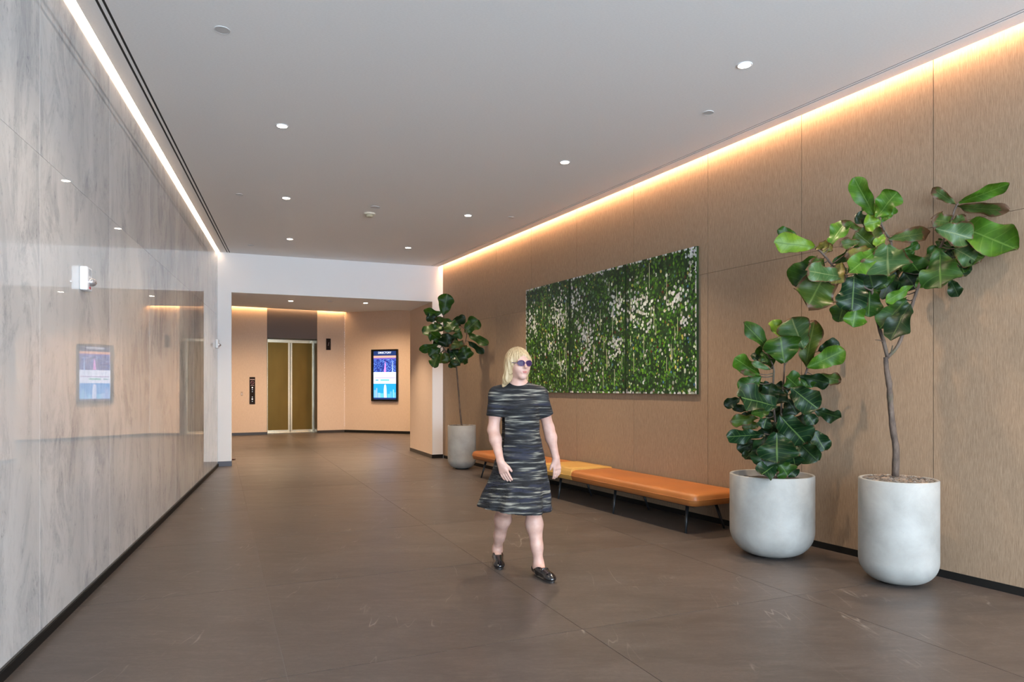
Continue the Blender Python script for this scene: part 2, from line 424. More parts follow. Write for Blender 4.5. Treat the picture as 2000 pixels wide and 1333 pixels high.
# right pier + fabric jamb as one solid that runs back to the lobby
mb = MB(); mb.prism([tuple(HD.p(uB + .004, 0, 0)[:2]), tuple(HD.p(HLEN + .4, 0, 0)[:2]), (1.6, 14.9), tuple((JE + Vector((1.2, .35, 0)))[:2]), tuple((JE + Vector((.03, .02, 0)))[:2]), tuple((JS + Vector((.03, .02, 0)))[:2])], 0, HS)
struct(mb.build('wall_pier_right', M_WHITE))
JF = Frame(JS, JE - JS, (-(JE - JS).y, (JE - JS).x)); JL = (JE - JS).length
struct(fbox('wall_jamb', JF, 0, JL, -.03, .0, .07, HS, M_FAB))
struct(fbox('baseboard_jamb', JF, -.0, JL + .004, -.03, .006, 0, .07, M_BASE2))
struct(fbox('baseboard_pier_right', HD, uB - .004, HLEN, -.02, .008, 0, .07, M_BASE))
# soffit slab behind the bulkhead
mb = MB(); mb.prism([tuple(HD.p(-3.5, -.0125, 0)[:2]), tuple(HD.p(HLEN + 1.5, -.0125, 0)[:2]), (1.2, 15.55), (-2.1, 14.60), (-5.60, 13.58), (-9.0, 12.62)], HS, HS + .3)
soffit = struct(mb.build('ceiling_soffit', M_CEIL))
mb = MB(); HD.box(mb, -3.5, HLEN + 1.5, -.9, -.25, HS + .3, HL + .3); struct(mb.build('wall_above_soffit', M_SHELL))
# ---- ceiling of the main lobby, with slots left open along both sides
def cpoly(nl0, nl1=None, nr0=None, nr1=None): pass
def Lp(Y, n): p = LW.p(Y * KL, n, 0); return (p.x, p.y)
def Rp(Y, n): p = RW.p(Y * KR, n, 0); return (p.x, p.y)
def isect(fr, n):        # where the line parallel to the wall at n meets the bulkhead
    o = fr.p(0, n, 0); d = fr.d; a = CL; e = HD.d
    den = d.x * -e.y + d.y * e.x
    t = ((a.x - o.x) * -e.y + (a.y - o.y) * e.x) / den
    q = o + d * t; return (q.x, q.y)
GL = .035; GR = .072
LS = [(.145, .163), (.183, .201)]      # left slots measured from the wall
RS = [(.198, .212), (.228, .242)]
near = -3.0
def strip_l(n0, n1): return [Lp(.6, n0), Lp(.6, n1), isect(LW, n1), isect(LW, n0)]
def strip_r(n0, n1): return [Rp(near, n0), Rp(near, n1), isect(RW, n1), isect(RW, n0)]
mb = MB()
mb.prism(strip_l(GL, LS[0][0]), H, H + .05); mb.prism(strip_l(LS[0][1], LS[1][0]), H, H + .05)
mb.prism(strip_r(GR, RS[0][0]), H, H + .05); mb.prism(strip_r(RS[0][1], RS[1][0]), H, H + .05)
mb.prism([Lp(.6, LS[1][1]), isect(LW, LS[1][1]), isect(RW, RS[1][1]), Rp(near, RS[1][1]), (-6, near), (-6, .6)], H, H + .05)
ceil = struct(mb.build('ceiling', M_CEIL))
mb = MB(); mb.prism([(-13, -3.3), (7.9, -3.3), (7.9, 14), (-1, 14), (-6, 12.4), (-13, 12.4)], H + .34, H + .45); struct(mb.build('ceiling_deck', M_SHELL))
for nm, st, sl, lab in (('l', strip_l, LS, 'twin black air slot in the ceiling along the marble wall'), ('r', strip_r, RS, 'twin fine dark air slot in the ceiling along the wood panelled wall')):
    p0 = st(*sl[0])[0]; v = empty('air_slot', (p0[0], p0[1], H)); tag(v, lab, 'vent')
    for a, b_ in sl:
        m_ = MB(); m_.prism(st(a + .0004, b_ - .0004), H + .004, H + .05); m_.build('slot_channel', M_BLACK, v)
# light strips in the coves
def emit_down(poly, z, name, mat, label):
    m_ = MB(); m_.prism(poly, z, z + .01); o = m_.build(name, mat); return tag(o, label, 'light')
a = isect(LW, .003); b_ = isect(LW, GL)
emit_down([Lp(.6, .003), Lp(.6, GL - .001), (b_[0] + .003, b_[1] - .01), (a[0] + .003, a[1] - .01)], H + .012, 'light_strip', M_STRIPL, 'glowing white light line between marble wall and ceiling')
a = isect(RW, .040); b_ = isect(RW, .066)
emit_down([Rp(near, .040), Rp(near, .066), (b_[0], b_[1] - .02), (a[0], a[1] - .02)], H + .05, 'light_strip', M_STRIPR, 'warm cove light washing down the top of the wood panelled wall')
mb = MB(); mb.prism(strip_r(-.02, GR + .03), H + .12, H + .15); struct(mb.build('trim_1', M_WHITE))
mb = MB(); mb.prism(strip_l(-.02, GL + .03), H + .06, H + .09); struct(mb.build('trim_2', M_WHITE))

# ---- elevator lobby
s0 = PX(EW, 521.5); s1 = PX(EW, 619.8)
struct(fbox('wall_back', EW, -4.5, s0, -.75, 0, 0, HL + .3, M_FAB))
struct(fbox('wall_back_right', EW, s1, ELEN, -.75, 0, 0, HL + .3, M_FAB))
mb = MB(); BW.box(mb, 0, 6.5, -.3, 0, 0, HL + .3); struct(mb.build('wall_directory', M_FAB))
struct(fbox('baseboard_back', EW, -4.5, s0, 0, .012, 0, .075, M_BASE2))
struct(fbox('baseboard_back_right', EW, s1, ELEN - .004, 0, .012, 0, .075, M_BASE2))
struct(fbox('baseboard_directory', BW, 0, 6.5, 0, .012, 0, .075, M_BASE))
# lobby ceiling with cove gap at the lift wall
e0 = EW.p(-4.5, .09, 0); e1 = EW.p(ELEN - .02, .09, 0)
mb = MB(); mb.prism([(e0.x, e0.y), (e1.x, e1.y), tuple(BW.p(.06, .0, 0)[:2]), tuple(BW.p(6.5, -.1, 0)[:2]), (1.8, 14.8), (-12, 12)], HL, HL + .05)
struct(mb.build('ceiling_lift_lobby', M_CEIL))
mb = MB(); mb.prism([(-13, 12), (3, 12), (3, 23.5), (-13, 23.5)], HL + .36, HL + .4); struct(mb.build('ceiling_deck_rear', M_SHELL))
m_ = MB(); EW.box(m_, -3.6, ELEN - .02, .03, .06, HL + .05, HL + .06); tag(m_.build('light_strip', M_STRIPE), 'warm cove light above the elevator wall', 'light')
# enclosing walls out of view
mb = MB(); mb.box(-12.2, -11.6, 11, 23, 0, HL + .3); struct(mb.build('wall_lobby_left', M_FAB))
mb = MB(); mb.box(-12, -5.3, 11.35, 11.65, 0, HL + .3); struct(mb.build('wall_lobby_front', M_FAB))
mb = MB(); mb.box(1.7, 2.0, 14.7, 19.5, 0, HL + .3); struct(mb.build('wall_lobby_right', M_FAB))
mb = MB(); mb.box(-6.3, -1.62, .45, .6, 0, H + .3); struct(mb.build('wall_vestibule', M_WHITE))
mb = MB(); mb.box(-6.3, -6.1, -3.1, .45, 0, H + .3); struct(mb.build('wall_vestibule_left', M_WHITE))
mb = MB(); mb.box(-6.3, .25, -3.15, -3.0, 0, H + .3); struct(mb.build('wall_front', M_WHITE))
# street front behind the camera
win = MB()
xs = np.linspace(.25, 7.25, 5)
for x in xs: win.box(x - .035, x + .035, -3.12, -3.0, 0, 3.6)
win.box(.25, 7.25, -3.12, -3.0, 0, .12); win.box(.25, 7.25, -3.12, -3.0, 3.58, H + .3); win.box(.25, 7.25, -3.1, -3.02, 2.5, 2.56)
wf = struct(win.build('window_1', simple('dark_bronze', (.05, .045, .04), .4, .6)))
for a, b_ in zip(xs, xs[1:]):
    m_ = MB(); m_.box(a + .035, b_ - .035, -3.07, -3.06, .12, 2.5); m_.build('pane', M_GLASS, wf)
    m_ = MB(); m_.box(a + .035, b_ - .035, -3.07, -3.06, 2.56, 3.58); m_.build('pane', M_GLASS, wf)

# ================================================================ ELEVATOR DOORS
M_BRONZE, nt, b = newmat('satin_bronze')
f = noise(nt, coords(nt, (2, 2, 240)), 1, 3, .6)
g = noise(nt, coords(nt, (2.5, 2.5, .9)), 1, 2, .5)
nt.links.new(mix(nt, g, (.13, .072, .014), (.23, .132, .030)), b.inputs['Base Color']); b.inputs['Metallic'].default_value = .85
nt.links.new(mth(nt, 'ADD', .33, mth(nt, 'MULTIPLY', f, .12)), b.inputs['Roughness'])
M_BRASS = simple('polished_brass', (.92, .80, .58), .25, 1)
M_TRANS = simple('dark_transom', (.12, .088, .075), .5)
dn = -.60
door = empty('door_1', EW.p((s0 + s1) / 2, dn, 0)); door['kind'] = 'structure'; tag(door, 'bronze elevator doors in a polished brass frame')
um = PX(EW, 566.2, dn)
ur = PX(EW, 610.5, dn)
ul = um - (ur - um)
zt = 2.70
fbox('door_panel', EW, ul, um - .045, dn - .02, dn + .02, .075, zt, M_BRONZE, door)
fbox('door_panel', EW, um + .045, ur - .0, dn - .02, dn + .02, .075, zt, M_BRONZE, door)
fbox('center_stile', EW, um - .062, um - .006, dn - .01, dn + .05, .0, zt + .04, M_BRASS, door, .004)
fbox('center_stile', EW, um + .006, um + .062, dn - .01, dn + .05, .0, zt + .04, M_BRASS, door, .004)
fbox('door_jamb', EW, ur - .03, ur + .05, dn - .01, dn + .06, .0, zt + .10, M_BRASS, door, .006)
fbox('door_jamb', EW, ul - .05, ul + .03, dn - .01, dn + .06, .0, zt + .10, M_BRASS, door, .006)
fbox('lintel', EW, ul - .05, ur + .05, dn - .01, dn + .055, zt, zt + .10, M_BRASS, door, .006)
fbox('sill', EW, s0 + .01, s1 - .01, dn - .05, dn + .10, .001, .02, M_BRASS, door)
fbox('kick_plate', EW, ul, um - .055, dn, dn + .03, .02, .085, M_BRASS, door)
fbox('kick_plate', EW, um + .055, ur, dn, dn + .03, .02, .085, M_BRASS, door)
fbox('transom_panel', EW, s0 + .003, s1 - .003, dn - .05, -.015, zt + .105, HL + .02, M_TRANS, door)
fbox('reveal_panel', EW, s1 - .012, s1, dn, -.003, 0, zt + .1, simple('reveal_bronze', (.10, .06, .025), .4, .5), door)
fbox('reveal_panel', EW, s0, s0 + .012, dn, -.003, 0, zt + .1, bpy.data.materials['reveal_bronze'], door)
fbox('shaft_back', EW, s0 - .02, s1 + .02, dn - .12, dn - .06, 0, HL, M_BLACK, door)

# call panel, indicator, key plate
def disc(name, fr, u, n, z, r, mat, parent, th=.006, seg=20):
    m_ = MB(); k0 = len(m_.v)
    for q in (n, n + th):
        for k in range(seg):
            a_ = 2 * math.pi * k / seg; m_.v.append(tuple(fr.p(u + r * math.cos(a_), q, z + r * math.sin(a_))))
    m_.f.append(list(range(seg))[::-1]); m_.f.append([seg + k for k in range(seg)])
    for k in range(seg): m_.f.append([k, (k + 1) % seg, seg + (k + 1) % seg, seg + k])
    return m_.build(name, mat, parent)
def ring(name, fr, u, n, z, r, w, mat, parent):
    m_ = MB(); pts = [fr.p(u + r * math.cos(a_), n, z + r * math.sin(a_)) for a_ in np.linspace(0, 2 * math.pi, 25)]
    m_.tube(pts, w, 6); return m_.build(name, mat, parent)
M_PANEL = simple('dark_panel', (.018, .011, .010), .7, spec=.15)
M_GLOW = simple('button_glow', (1, .9, .8), emit=2.2)
M_PRINT = simple('pale_print', (.55, .42, .42), .6)
M_STEEL = simple('steel', (.6, .58, .55), .3, 1)
u0 = PX(EW, 487.2); u1 = PX(EW, 498.2); uc = (u0 + u1) / 2; Yc = EW.p(uc, 0, 0).y
def zz(py): return CAM_H + (HOR - py) / F_PX * Yc
cp = empty('call_panel', EW.p(uc, 0, zz(790))); tag(cp, 'tall narrow dark elevator call panel left of the bronze doors', 'control panel')
fbox('plate', EW, u0, u1, 0, .012, zz(790), zz(737), M_PANEL, cp, .002)
fbox('printed_bar', EW, u0 + .015, u1 - .015, .012, .014, zz(742.5), zz(741), M_PRINT, cp)
ring('warning_symbol', EW, uc, .014, zz(748), .045, .004, simple('symbol', (.42, .2, .25), .5), cp)
m_ = MB(); m_.tube([EW.p(uc - .03, .014, zz(748) + .03), EW.p(uc + .03, .014, zz(748) - .03)], .004, 6); m_.build('symbol_bar', bpy.data.materials['symbol'], cp)
fbox('printed_bar', EW, u0 + .03, u1 - .03, .012, .014, zz(753.8), zz(753), M_PRINT, cp)
for py, mt, r in ((757.5, M_GLOW, .014), (761.5, M_STEEL, .013), (765.5, M_STEEL, .011), (776, M_STEEL, .012), (780, M_GLOW, .015), (784.5, M_STEEL, .012)):
    disc('button', EW, uc, .012, zz(py), r, mt, cp)
u0 = PX(EW, 637); u1 = PX(EW, 645.8); Yc = EW.p(u0, 0, 0).y
ip = empty('hall_indicator', EW.p((u0 + u1) / 2, 0, zz(684))); tag(ip, 'small black elevator indicator right of the bronze doors', 'indicator')
fbox('plate', EW, u0, u1, 0, .014, zz(684), zz(661.5), M_PANEL, ip, .002)
m_ = MB(); m_.tube([EW.p((u0 + u1) / 2 - .01, .016, zz(676)), EW.p((u0 + u1) / 2 + .015, .016, zz(669))], .005, 6); m_.build('lit_arrow', M_PRINT, ip)
u0 = PX(EW, 470); u1 = PX(EW, 474.2); Yc = EW.p(u0, 0, 0).y
kp = empty('key_plate', EW.p((u0 + u1) / 2, 0, zz(774))); tag(kp, 'small square wall plate left of the dark call panel', 'switch')
fbox('plate', EW, u0, u1, 0, .006, zz(774), zz(765.5), simple('tan_plate', (.45, .33, .25), .5), kp, .002)
disc('key_switch', EW, (u0 + u1) / 2, .006, zz(770), .014, M_STEEL, kp)

# ================================================================ DIRECTORY SCREEN
u0 = PX(BW, 727); u1 = PX(BW, 778.3); Yc = BW.p((u0 + u1) / 2, 0, 0).y
zb, ztp = zz(784), zz(683)
dr = empty('directory_screen', BW.p((u0 + u1) / 2, 0, zb)); tag(dr, 'tall black framed digital directory screen showing city views, on the rear wall', 'screen')
fbox('case', BW, u0, u1, 0, .07, zb, ztp, simple('screen_case', (.006, .006, .007), .25), dr, .006)
sw = u1 - u0; su0 = u0 + .1 * sw; su1 = u1 - .05 * sw; SWd = su1 - su0; sz0 = zb + .035 * (ztp - zb); sz1 = ztp - .035 * (ztp - zb); SH = sz1 - sz0
def emat(name, col, st=1.0):
    m, nt, b = newmat(name); b.inputs['Base Color'].default_value = (0, 0, 0, 1); b.inputs['Roughness'].default_value = .2
    b.inputs['Emission Color'].default_value = (*col, 1); b.inputs['Emission Strength'].default_value = st; return m
def scr(name, a0, a1, b0, b1, mat, k=0, poly=None):
    """rectangle (or polygon) on the screen, a across 0..1, b up 0..1"""
    n = .0705 + k * .0006
    P = poly or [(a0, b0), (a1, b0), (a1, b1), (a0, b1)]
    m_ = MB(); q = [BW.p(su0 + a * SWd, n, sz0 + b_ * SH) for a, b_ in P]
    q2 = [BW.p(su0 + a * SWd, n - .0005, sz0 + b_ * SH) for a, b_ in P]; k_ = len(P)
    m_.v = [tuple(x) for x in q2 + q]
    m_.f = [list(range(k_))[::-1], [k_ + i for i in range(k_)]] + [[i, (i + 1) % k_, k_ + (i + 1) % k_, k_ + i] for i in range(k_)]
    return m_.build(name, mat, dr)
mC, nt, b = newmat('city_dusk'); b.inputs['Base Color'].default_value = (0, 0, 0, 1)
vv = coords(nt, (16, 16, 22)); vo = N(nt, 'ShaderNodeTexVoronoi'); vo.inputs['Scale'].default_value = 1.6; nt.links.new(vv, vo.inputs['Vector'])
cc = ramp(nt, vo.outputs['Distance'], [(.12, (.35, .55, 1.0)), (.3, (.06, .16, .60)), (.6, (.012, .03, .22))])
nt.links.new(cc, b.inputs['Emission Color']); b.inputs['Emission Strength'].default_value = 1.0
scr('screen_picture', 0, 1, .905, 1, emat('scr_navy', (.015, .035, .13)), 0)
scr('screen_picture', 0, 1, .862, .905, emat('scr_dusk', (.75, .36, .28)), 0)
scr('screen_picture', 0, 1, .835, .862, emat('scr_violet', (.16, .10, .42)), 0)
scr('screen_picture', 0, 1, .565, .835, mC, 0)
scr('screen_tower', 0, 0, 0, 0, emat('scr_pink', (.75, .25, .75)), 1, [(.46, .57), (.56, .57), (.55, .72), (.525, .80), (.50, .72)])
scr('screen_tower', 0, 0, 0, 0, emat('scr_pale', (.45, .60, 1)), 1, [(.83, .57), (.87, .57), (.86, .76), (.85, .82), (.84, .76)])
scr('screen_picture', 0, 1, .325, .565, emat('scr_white', (.72, .78, 1.0), 1.05), 0)
scr('screen_band', .05, .97, .437, .452, emat('scr_lilac', (.42, .33, .62)), 1)
scr('screen_button', .09, .22, .385, .412, emat('scr_teal', (.10, .35, .48)), 1)
scr('screen_button', .31, .70, .383, .415, emat('scr_green', (.14, .50, .50)), 1)
ring('screen_logo', BW, su0 + .72 * SWd, .0715, sz0 + .52 * SH, .022, .003, emat('scr_grey', (.35, .37, .50)), dr)
scr('screen_picture', 0, 1, .035, .325, emat('scr_sky', (.02, .32, .80)), 0)
scr('screen_tower', 0, 0, 0, 0, emat('scr_tower', (.55, .66, .98)), 1, [(.46, .035), (.60, .035), (.585, .20), (.565, .29), (.52, .318), (.475, .29), (.455, .2)])
for a, w, hh in ((.02, .10, .16), (.12, .05, .20), (.19, .12, .10), (.31, .13, .09), (.63, .10, .08), (.73, .09, .13), (.86, .05, .17), (.92, .07, .11)):
    scr('screen_tower', a, a + w, .035, .035 + hh, emat('scr_b', (.10 + .3 * random.random(), .40 + .2 * random.random(), .85)), 1)
scr('screen_picture', 0, 1, 0, .035, bpy.data.materials['scr_navy'], 0)
def text(s, fr, u, n, z, size, mat, parent, name):
    cu = bpy.data.curves.new(name, 'FONT'); cu.body = s; cu.size = size; cu.align_x = 'CENTER'; cu.align_y = 'CENTER'; cu.extrude = .0006
    to = bpy.data.objects.new('tmp', cu); COL.objects.link(to); bpy.context.view_layer.update()
    me = bpy.data.meshes.new_from_object(to.evaluated_get(bpy.context.evaluated_depsgraph_get())); bpy.data.objects.remove(to)
    sgn = 1 if fr.n.cross(Vector((0, 0, 1))).dot(fr.d) < 0 else -1
    vs_ = [fr.p(u + v.co.x * sgn, n + v.co.z, z + v.co.y) for v in me.vertices]
    return mobj(name, vs_, [list(p.vertices) for p in me.polygons], mat, parent)
text('DIRECTORY', BW, su0 + .5 * SWd, .0725, sz0 + .965 * SH, .082, emat('scr_text', (.85, .88, 1), 1.2), dr, 'lettering')

# ================================================================ CEILING FITTINGS
def downlight(px, py, z, label, r=.043, power=26, grp='recessed downlights in the lobby ceiling'):
    Y = (z - CAM_H) * F_PX / (HOR - py); X = (px - 1000) / F_PX * Y
    t = empty('downlight', (X, Y, z)); tag(t, label, 'light', grp)
    m_ = MB(); m_.lathe((X, Y, z), [(r + .012, 0), (r + .012, -.004), (r + .004, -.006), (r, -.004), (r, 0)], 28); m_.build('trim_ring', M_WHITE2, t, True)
    m_ = MB(); m_.lathe((X, Y, z), [(r, -.001), (r * .98, -.004), (.002, -.005)], 28); m_.build('lens', M_LAMP, t)
    l = bpy.data.lights.new('downlight_lamp', 'SPOT'); l.energy = power; l.spot_size = math.radians(105); l.spot_blend = .7; l.shadow_soft_size = .045; l.color = (1, .76, .53)
    lo = bpy.data.objects.new('downlight_lamp', l); COL.objects.link(lo); lo.parent = t; lo.location = (0, 0, -.02)
    return t
for px, py, lab, pw in ((1454, 127, 'nearest lit round downlight, high on the right side of the ceiling', 120), (551, 246, 'lit round downlight second nearest on the left half of the ceiling', 80),
        (1103, 317, 'lit round downlight in the ceiling right of centre, above the green painting', 170), (559, 387, 'lit round downlight in the middle of the left row', 80),
        (914, 421, 'lit round downlight in the far half of the right row', 170), (566, 467, 'farthest lit downlight of the left row, in front of the white bulkhead', 110),
        (797, 484, 'farthest lit downlight of the right row, in front of the white bulkhead', 110)):
    downlight(px, py, H, lab, power=pw)
for px, py, lab in ((568, 588, 'left downlight under the lowered soffit'), (714, 592, 'right downlight under the lowered soffit')):
    downlight(px, py, HS, lab, r=.042, power=170, grp='downlights under the lowered soffit')
for x, y, lab in ((2.82, 2.72, 'in the right row, above and ahead of the viewer'), (3.95, .55, 'in the right row, behind the viewer'), (-1.30, 3.72, 'in the left row, just above the view')):
    t = empty('downlight', (x, y, H)); tag(t, 'lit round downlight ' + lab, 'light', 'recessed downlights in the lobby ceiling')
    m_ = MB(); m_.lathe((x, y, H), [(.055, 0), (.055, -.004), (.043, -.005), (.002, -.005)], 24); m_.build('lens', M_LAMP, t)
    l = bpy.data.lights.new('downlight_lamp', 'SPOT'); l.energy = 120 if x > 0 else 60; l.spot_size = math.radians(125); l.spot_blend = .7; l.shadow_soft_size = .05; l.color = (1, .80, .60)
    lo = bpy.data.objects.new('downlight_lamp', l); COL.objects.link(lo); lo.parent = t; lo.location = (0, 0, -.02)
for x, y, lab in ((-6.3, 17.5, 'in the middle of the raised lobby ceiling'), (-2.0, 17.3, 'before the right end of the rear wall'), (-7.6, 16.0, 'over the left end of the elevator lobby'), (-4.0, 18.6, 'nearest the directory screen')):  # unseen lamps added as warm fill for the elevator lobby
    t = empty('downlight', (x, y, HL)); tag(t, 'added fill lamp hidden behind the bulkhead, ' + lab, 'light', 'added fill lamps of the elevator lobby')
    m_ = MB(); m_.lathe((x, y, HL), [(.055, 0), (.055, -.004), (.04, -.005), (.002, -.005)], 24); m_.build('lens', M_LAMP, t)
    l = bpy.data.lights.new('downlight_lamp', 'SPOT'); l.energy = 270; l.spot_size = math.radians(150); l.spot_blend = .8; l.shadow_soft_size = .06; l.color = (1, .72, .46)
    lo = bpy.data.objects.new('downlight_lamp', l); COL.objects.link(lo); lo.parent = t; lo.location = (0, 0, -.02)
M_PLATE = simple('plate_grey', (.52, .52, .52), .4); M_RIM = simple('plate_rim', (.75, .75, .75), .25, .3)
def plate(px, py, z, r, label, name='sprinkler_cover', cat='sprinkler'):
    Y = (z - CAM_H) * F_PX / (HOR - py); X = (px - 1000) / F_PX * Y
    t = empty(name, (X, Y, z)); tag(t, label, cat)
    m_ = MB(); m_.lathe((X, Y, z), [(r, 0), (r, -.003), (r * .95, -.004), (.002, -.004)], 28); m_.build('cover_plate', M_PLATE, t)
    m_ = MB(); m_.lathe((X, Y, z), [(r * 1.06, 0), (r * 1.06, -.004), (r * 1.0, -.005), (r * 1.0, 0)], 28); m_.build('rim', M_RIM, t)
plate(434, 58, H, .046, 'large flat round cover in the ceiling nearest the marble wall')
plate(1383, 220, H, .043, 'round sprinkler cover in the ceiling close to the wood panelled wall')
plate(468, 380, H, .040, 'faint round cover in the ceiling left of the middle downlight row')
plate(733, 405, H, .058, 'pale round cover just behind the smoke detector')
plate(998, 425, H, .040, 'small round cover in the ceiling beside the right air slot')
plate(490, 479, H, .045, 'small round cover by the bulkhead at the far left end of the ceiling')
plate(645, 589, HS, .045, 'small dark slot cover between the two soffit downlights')
Y = (H - CAM_H) * F_PX / (HOR - 417); X = (722 - 1000) / F_PX * Y
sd = empty('smoke_detector', (X, Y, H)); tag(sd, 'cream round smoke detector hanging under the middle of the ceiling', 'smoke detector')
m_ = MB(); m_.lathe((X, Y, H), [(.075, 0), (.075, -.012), (.068, -.018), (.05, -.02)], 32); m_.build('base', simple('cream', (.78, .72, .60), .45), sd, True)
m_ = MB(); m_.lathe((X, Y, H), [(.05, -.02), (.052, -.034), (.046, -.048), (.03, -.055), (.002, -.056)], 32); m_.build('sensor_dome', simple('cream_dark', (.50, .43, .30), .45), sd, True)

# fire alarm strobes on the marble wall
M_LENS = simple('strobe_lens', (.62, .60, .62), .12, .75)
M_RED = simple('red_print', (.45, .03, .03), .5)
def strobe(px, py, label):
    u = PX(LW, px); Y = LW.p(u, 0, 0).y; z = CAM_H + (HOR - py) / F_PX * Y
    t = empty('fire_alarm_strobe', LW.p(u, 0, z - .075)); tag(t, label, 'alarm')
    fbox('housing', LW, u - .055, u + .055, 0, .045, z - .075, z + .075, M_WHITE2, t, .008)
    m_ = MB(); cs = []
    for k, (n, w, hh) in enumerate(((.045, .034, .026), (.06, .034, .026), (.074, .026, .020), (.082, .012, .010))):
        for a_ in np.linspace(0, 2 * math.pi, 17)[:-1]:
            m_.v.append(tuple(LW.p(u + w * math.cos(a_), n, z - .02 + hh * math.sin(a_))))
    for k in range(3):
        for i in range(16): m_.f.append([k * 16 + i, k * 16 + (i + 1) % 16, (k + 1) * 16 + (i + 1) % 16, (k + 1) * 16 + i])
    m_.f.append(list(range(48, 64))); m_.build('strobe_lens', M_LENS, t, True)
    m_ = MB()
    for k in range(5): LW.box(m_, u - .03, u + .03, .045, .047, z + .02 + k * .009, z + .024 + k * .009)
    m_.build('sounder_grille', simple('grille', (.55, .56, .58), .5), t)
    text('FIRE', LW, u, .046, z - .058, .022, M_RED, t, 'lettering')
strobe(160, 545, 'white fire alarm strobe on the marble wall nearest the viewer')
strobe(421.5, 672, 'white fire alarm strobe at the far end of the marble wall by the pier')

# small dark thing on the floor just inside the elevator lobby
p = at(450, 897, K_ := CAM_H * F_PX / (899 - HOR))
m_ = MB(); m_.box(p.x - .06, p.x + .085, p.y - .03, p.y + .03, .001, .02); tag(m_.build('floor_guide', simple('dark_red', (.07, .012, .008), .5), bevel=.004), 'small dark red block on the floor just behind the left white pier', 'block')

# ================================================================ PAINTING
def m_dab():
    m, nt, b = newmat('acrylic_dabs')
    at_ = N(nt, 'ShaderNodeVertexColor'); at_.layer_name = 'Col'
    nt.links.new(at_.outputs[0], b.inputs['Base Color']); b.inputs['Roughness'].default_value = .35
    return m
M_DAB = m_dab()
M_CANVAS, nt, b = newmat('dark_green_canvas')
nt.links.new(ramp(nt, noise(nt, coords(nt, (14, 14, 9)), 1, 5, .7), [(.35, (.006, .018, .008)), (.55, (.018, .055, .012)), (.75, (.045, .10, .015))]), b.inputs['Base Color'])
rg = random.Random(3)
def on_canvas(cx_, cy_):     # crop pixel -> (u, z) on the canvas face
    px = 1000 + cx_ / 3.92; py = 460 + cy_ / 3.92; u = PX(RW, px, .036); q = RW.p(u, .036, 0); return u, CAM_H + (HOR - py) / F_PX * q.y
CLU = []
for cx_, cy_, rx, ry, s in ((360, 610, 55, 120, .8), (150, 650, 40, 100, .7), (480, 500, 45, 120, .85), (570, 780, 65, 150, .6), (560, 970, 35, 90, .75), (800, 540, 60, 120, .7), (800, 860, 60, 80, .8),
        (960, 580, 85, 95, 1.0), (1250, 490, 95, 85, .85), (1370, 170, 45, 80, .9), (1370, 310, 30, 60, .6), (1330, 660, 30, 55, .9), (290, 830, 45, 80, .45), (380, 990, 30, 40, .6), (1050, 700, 40, 50, .4), (640, 320, 200, 60, .15)):
    u, z = on_canvas(cx_, cy_); ua = on_canvas(cx_ + rx, cy_)[0]; zb_ = on_canvas(cx_, cy_ - ry)[1]
    CLU.append((u, z, abs(ua - u), abs(zb_ - z), s))
pz0, pz1 = 1.285, 2.805
edges = [PX(RW, p_, .036) / KR for p_ in (1361.5, 1222, 1112.5, 1027)]
PAINTL = ('right canvas of the green dabbed triptych with white blossom clusters', 'middle canvas of the green dabbed triptych, dark seams at both sides', 'left canvas of the green dabbed triptych, partly behind the walking woman')
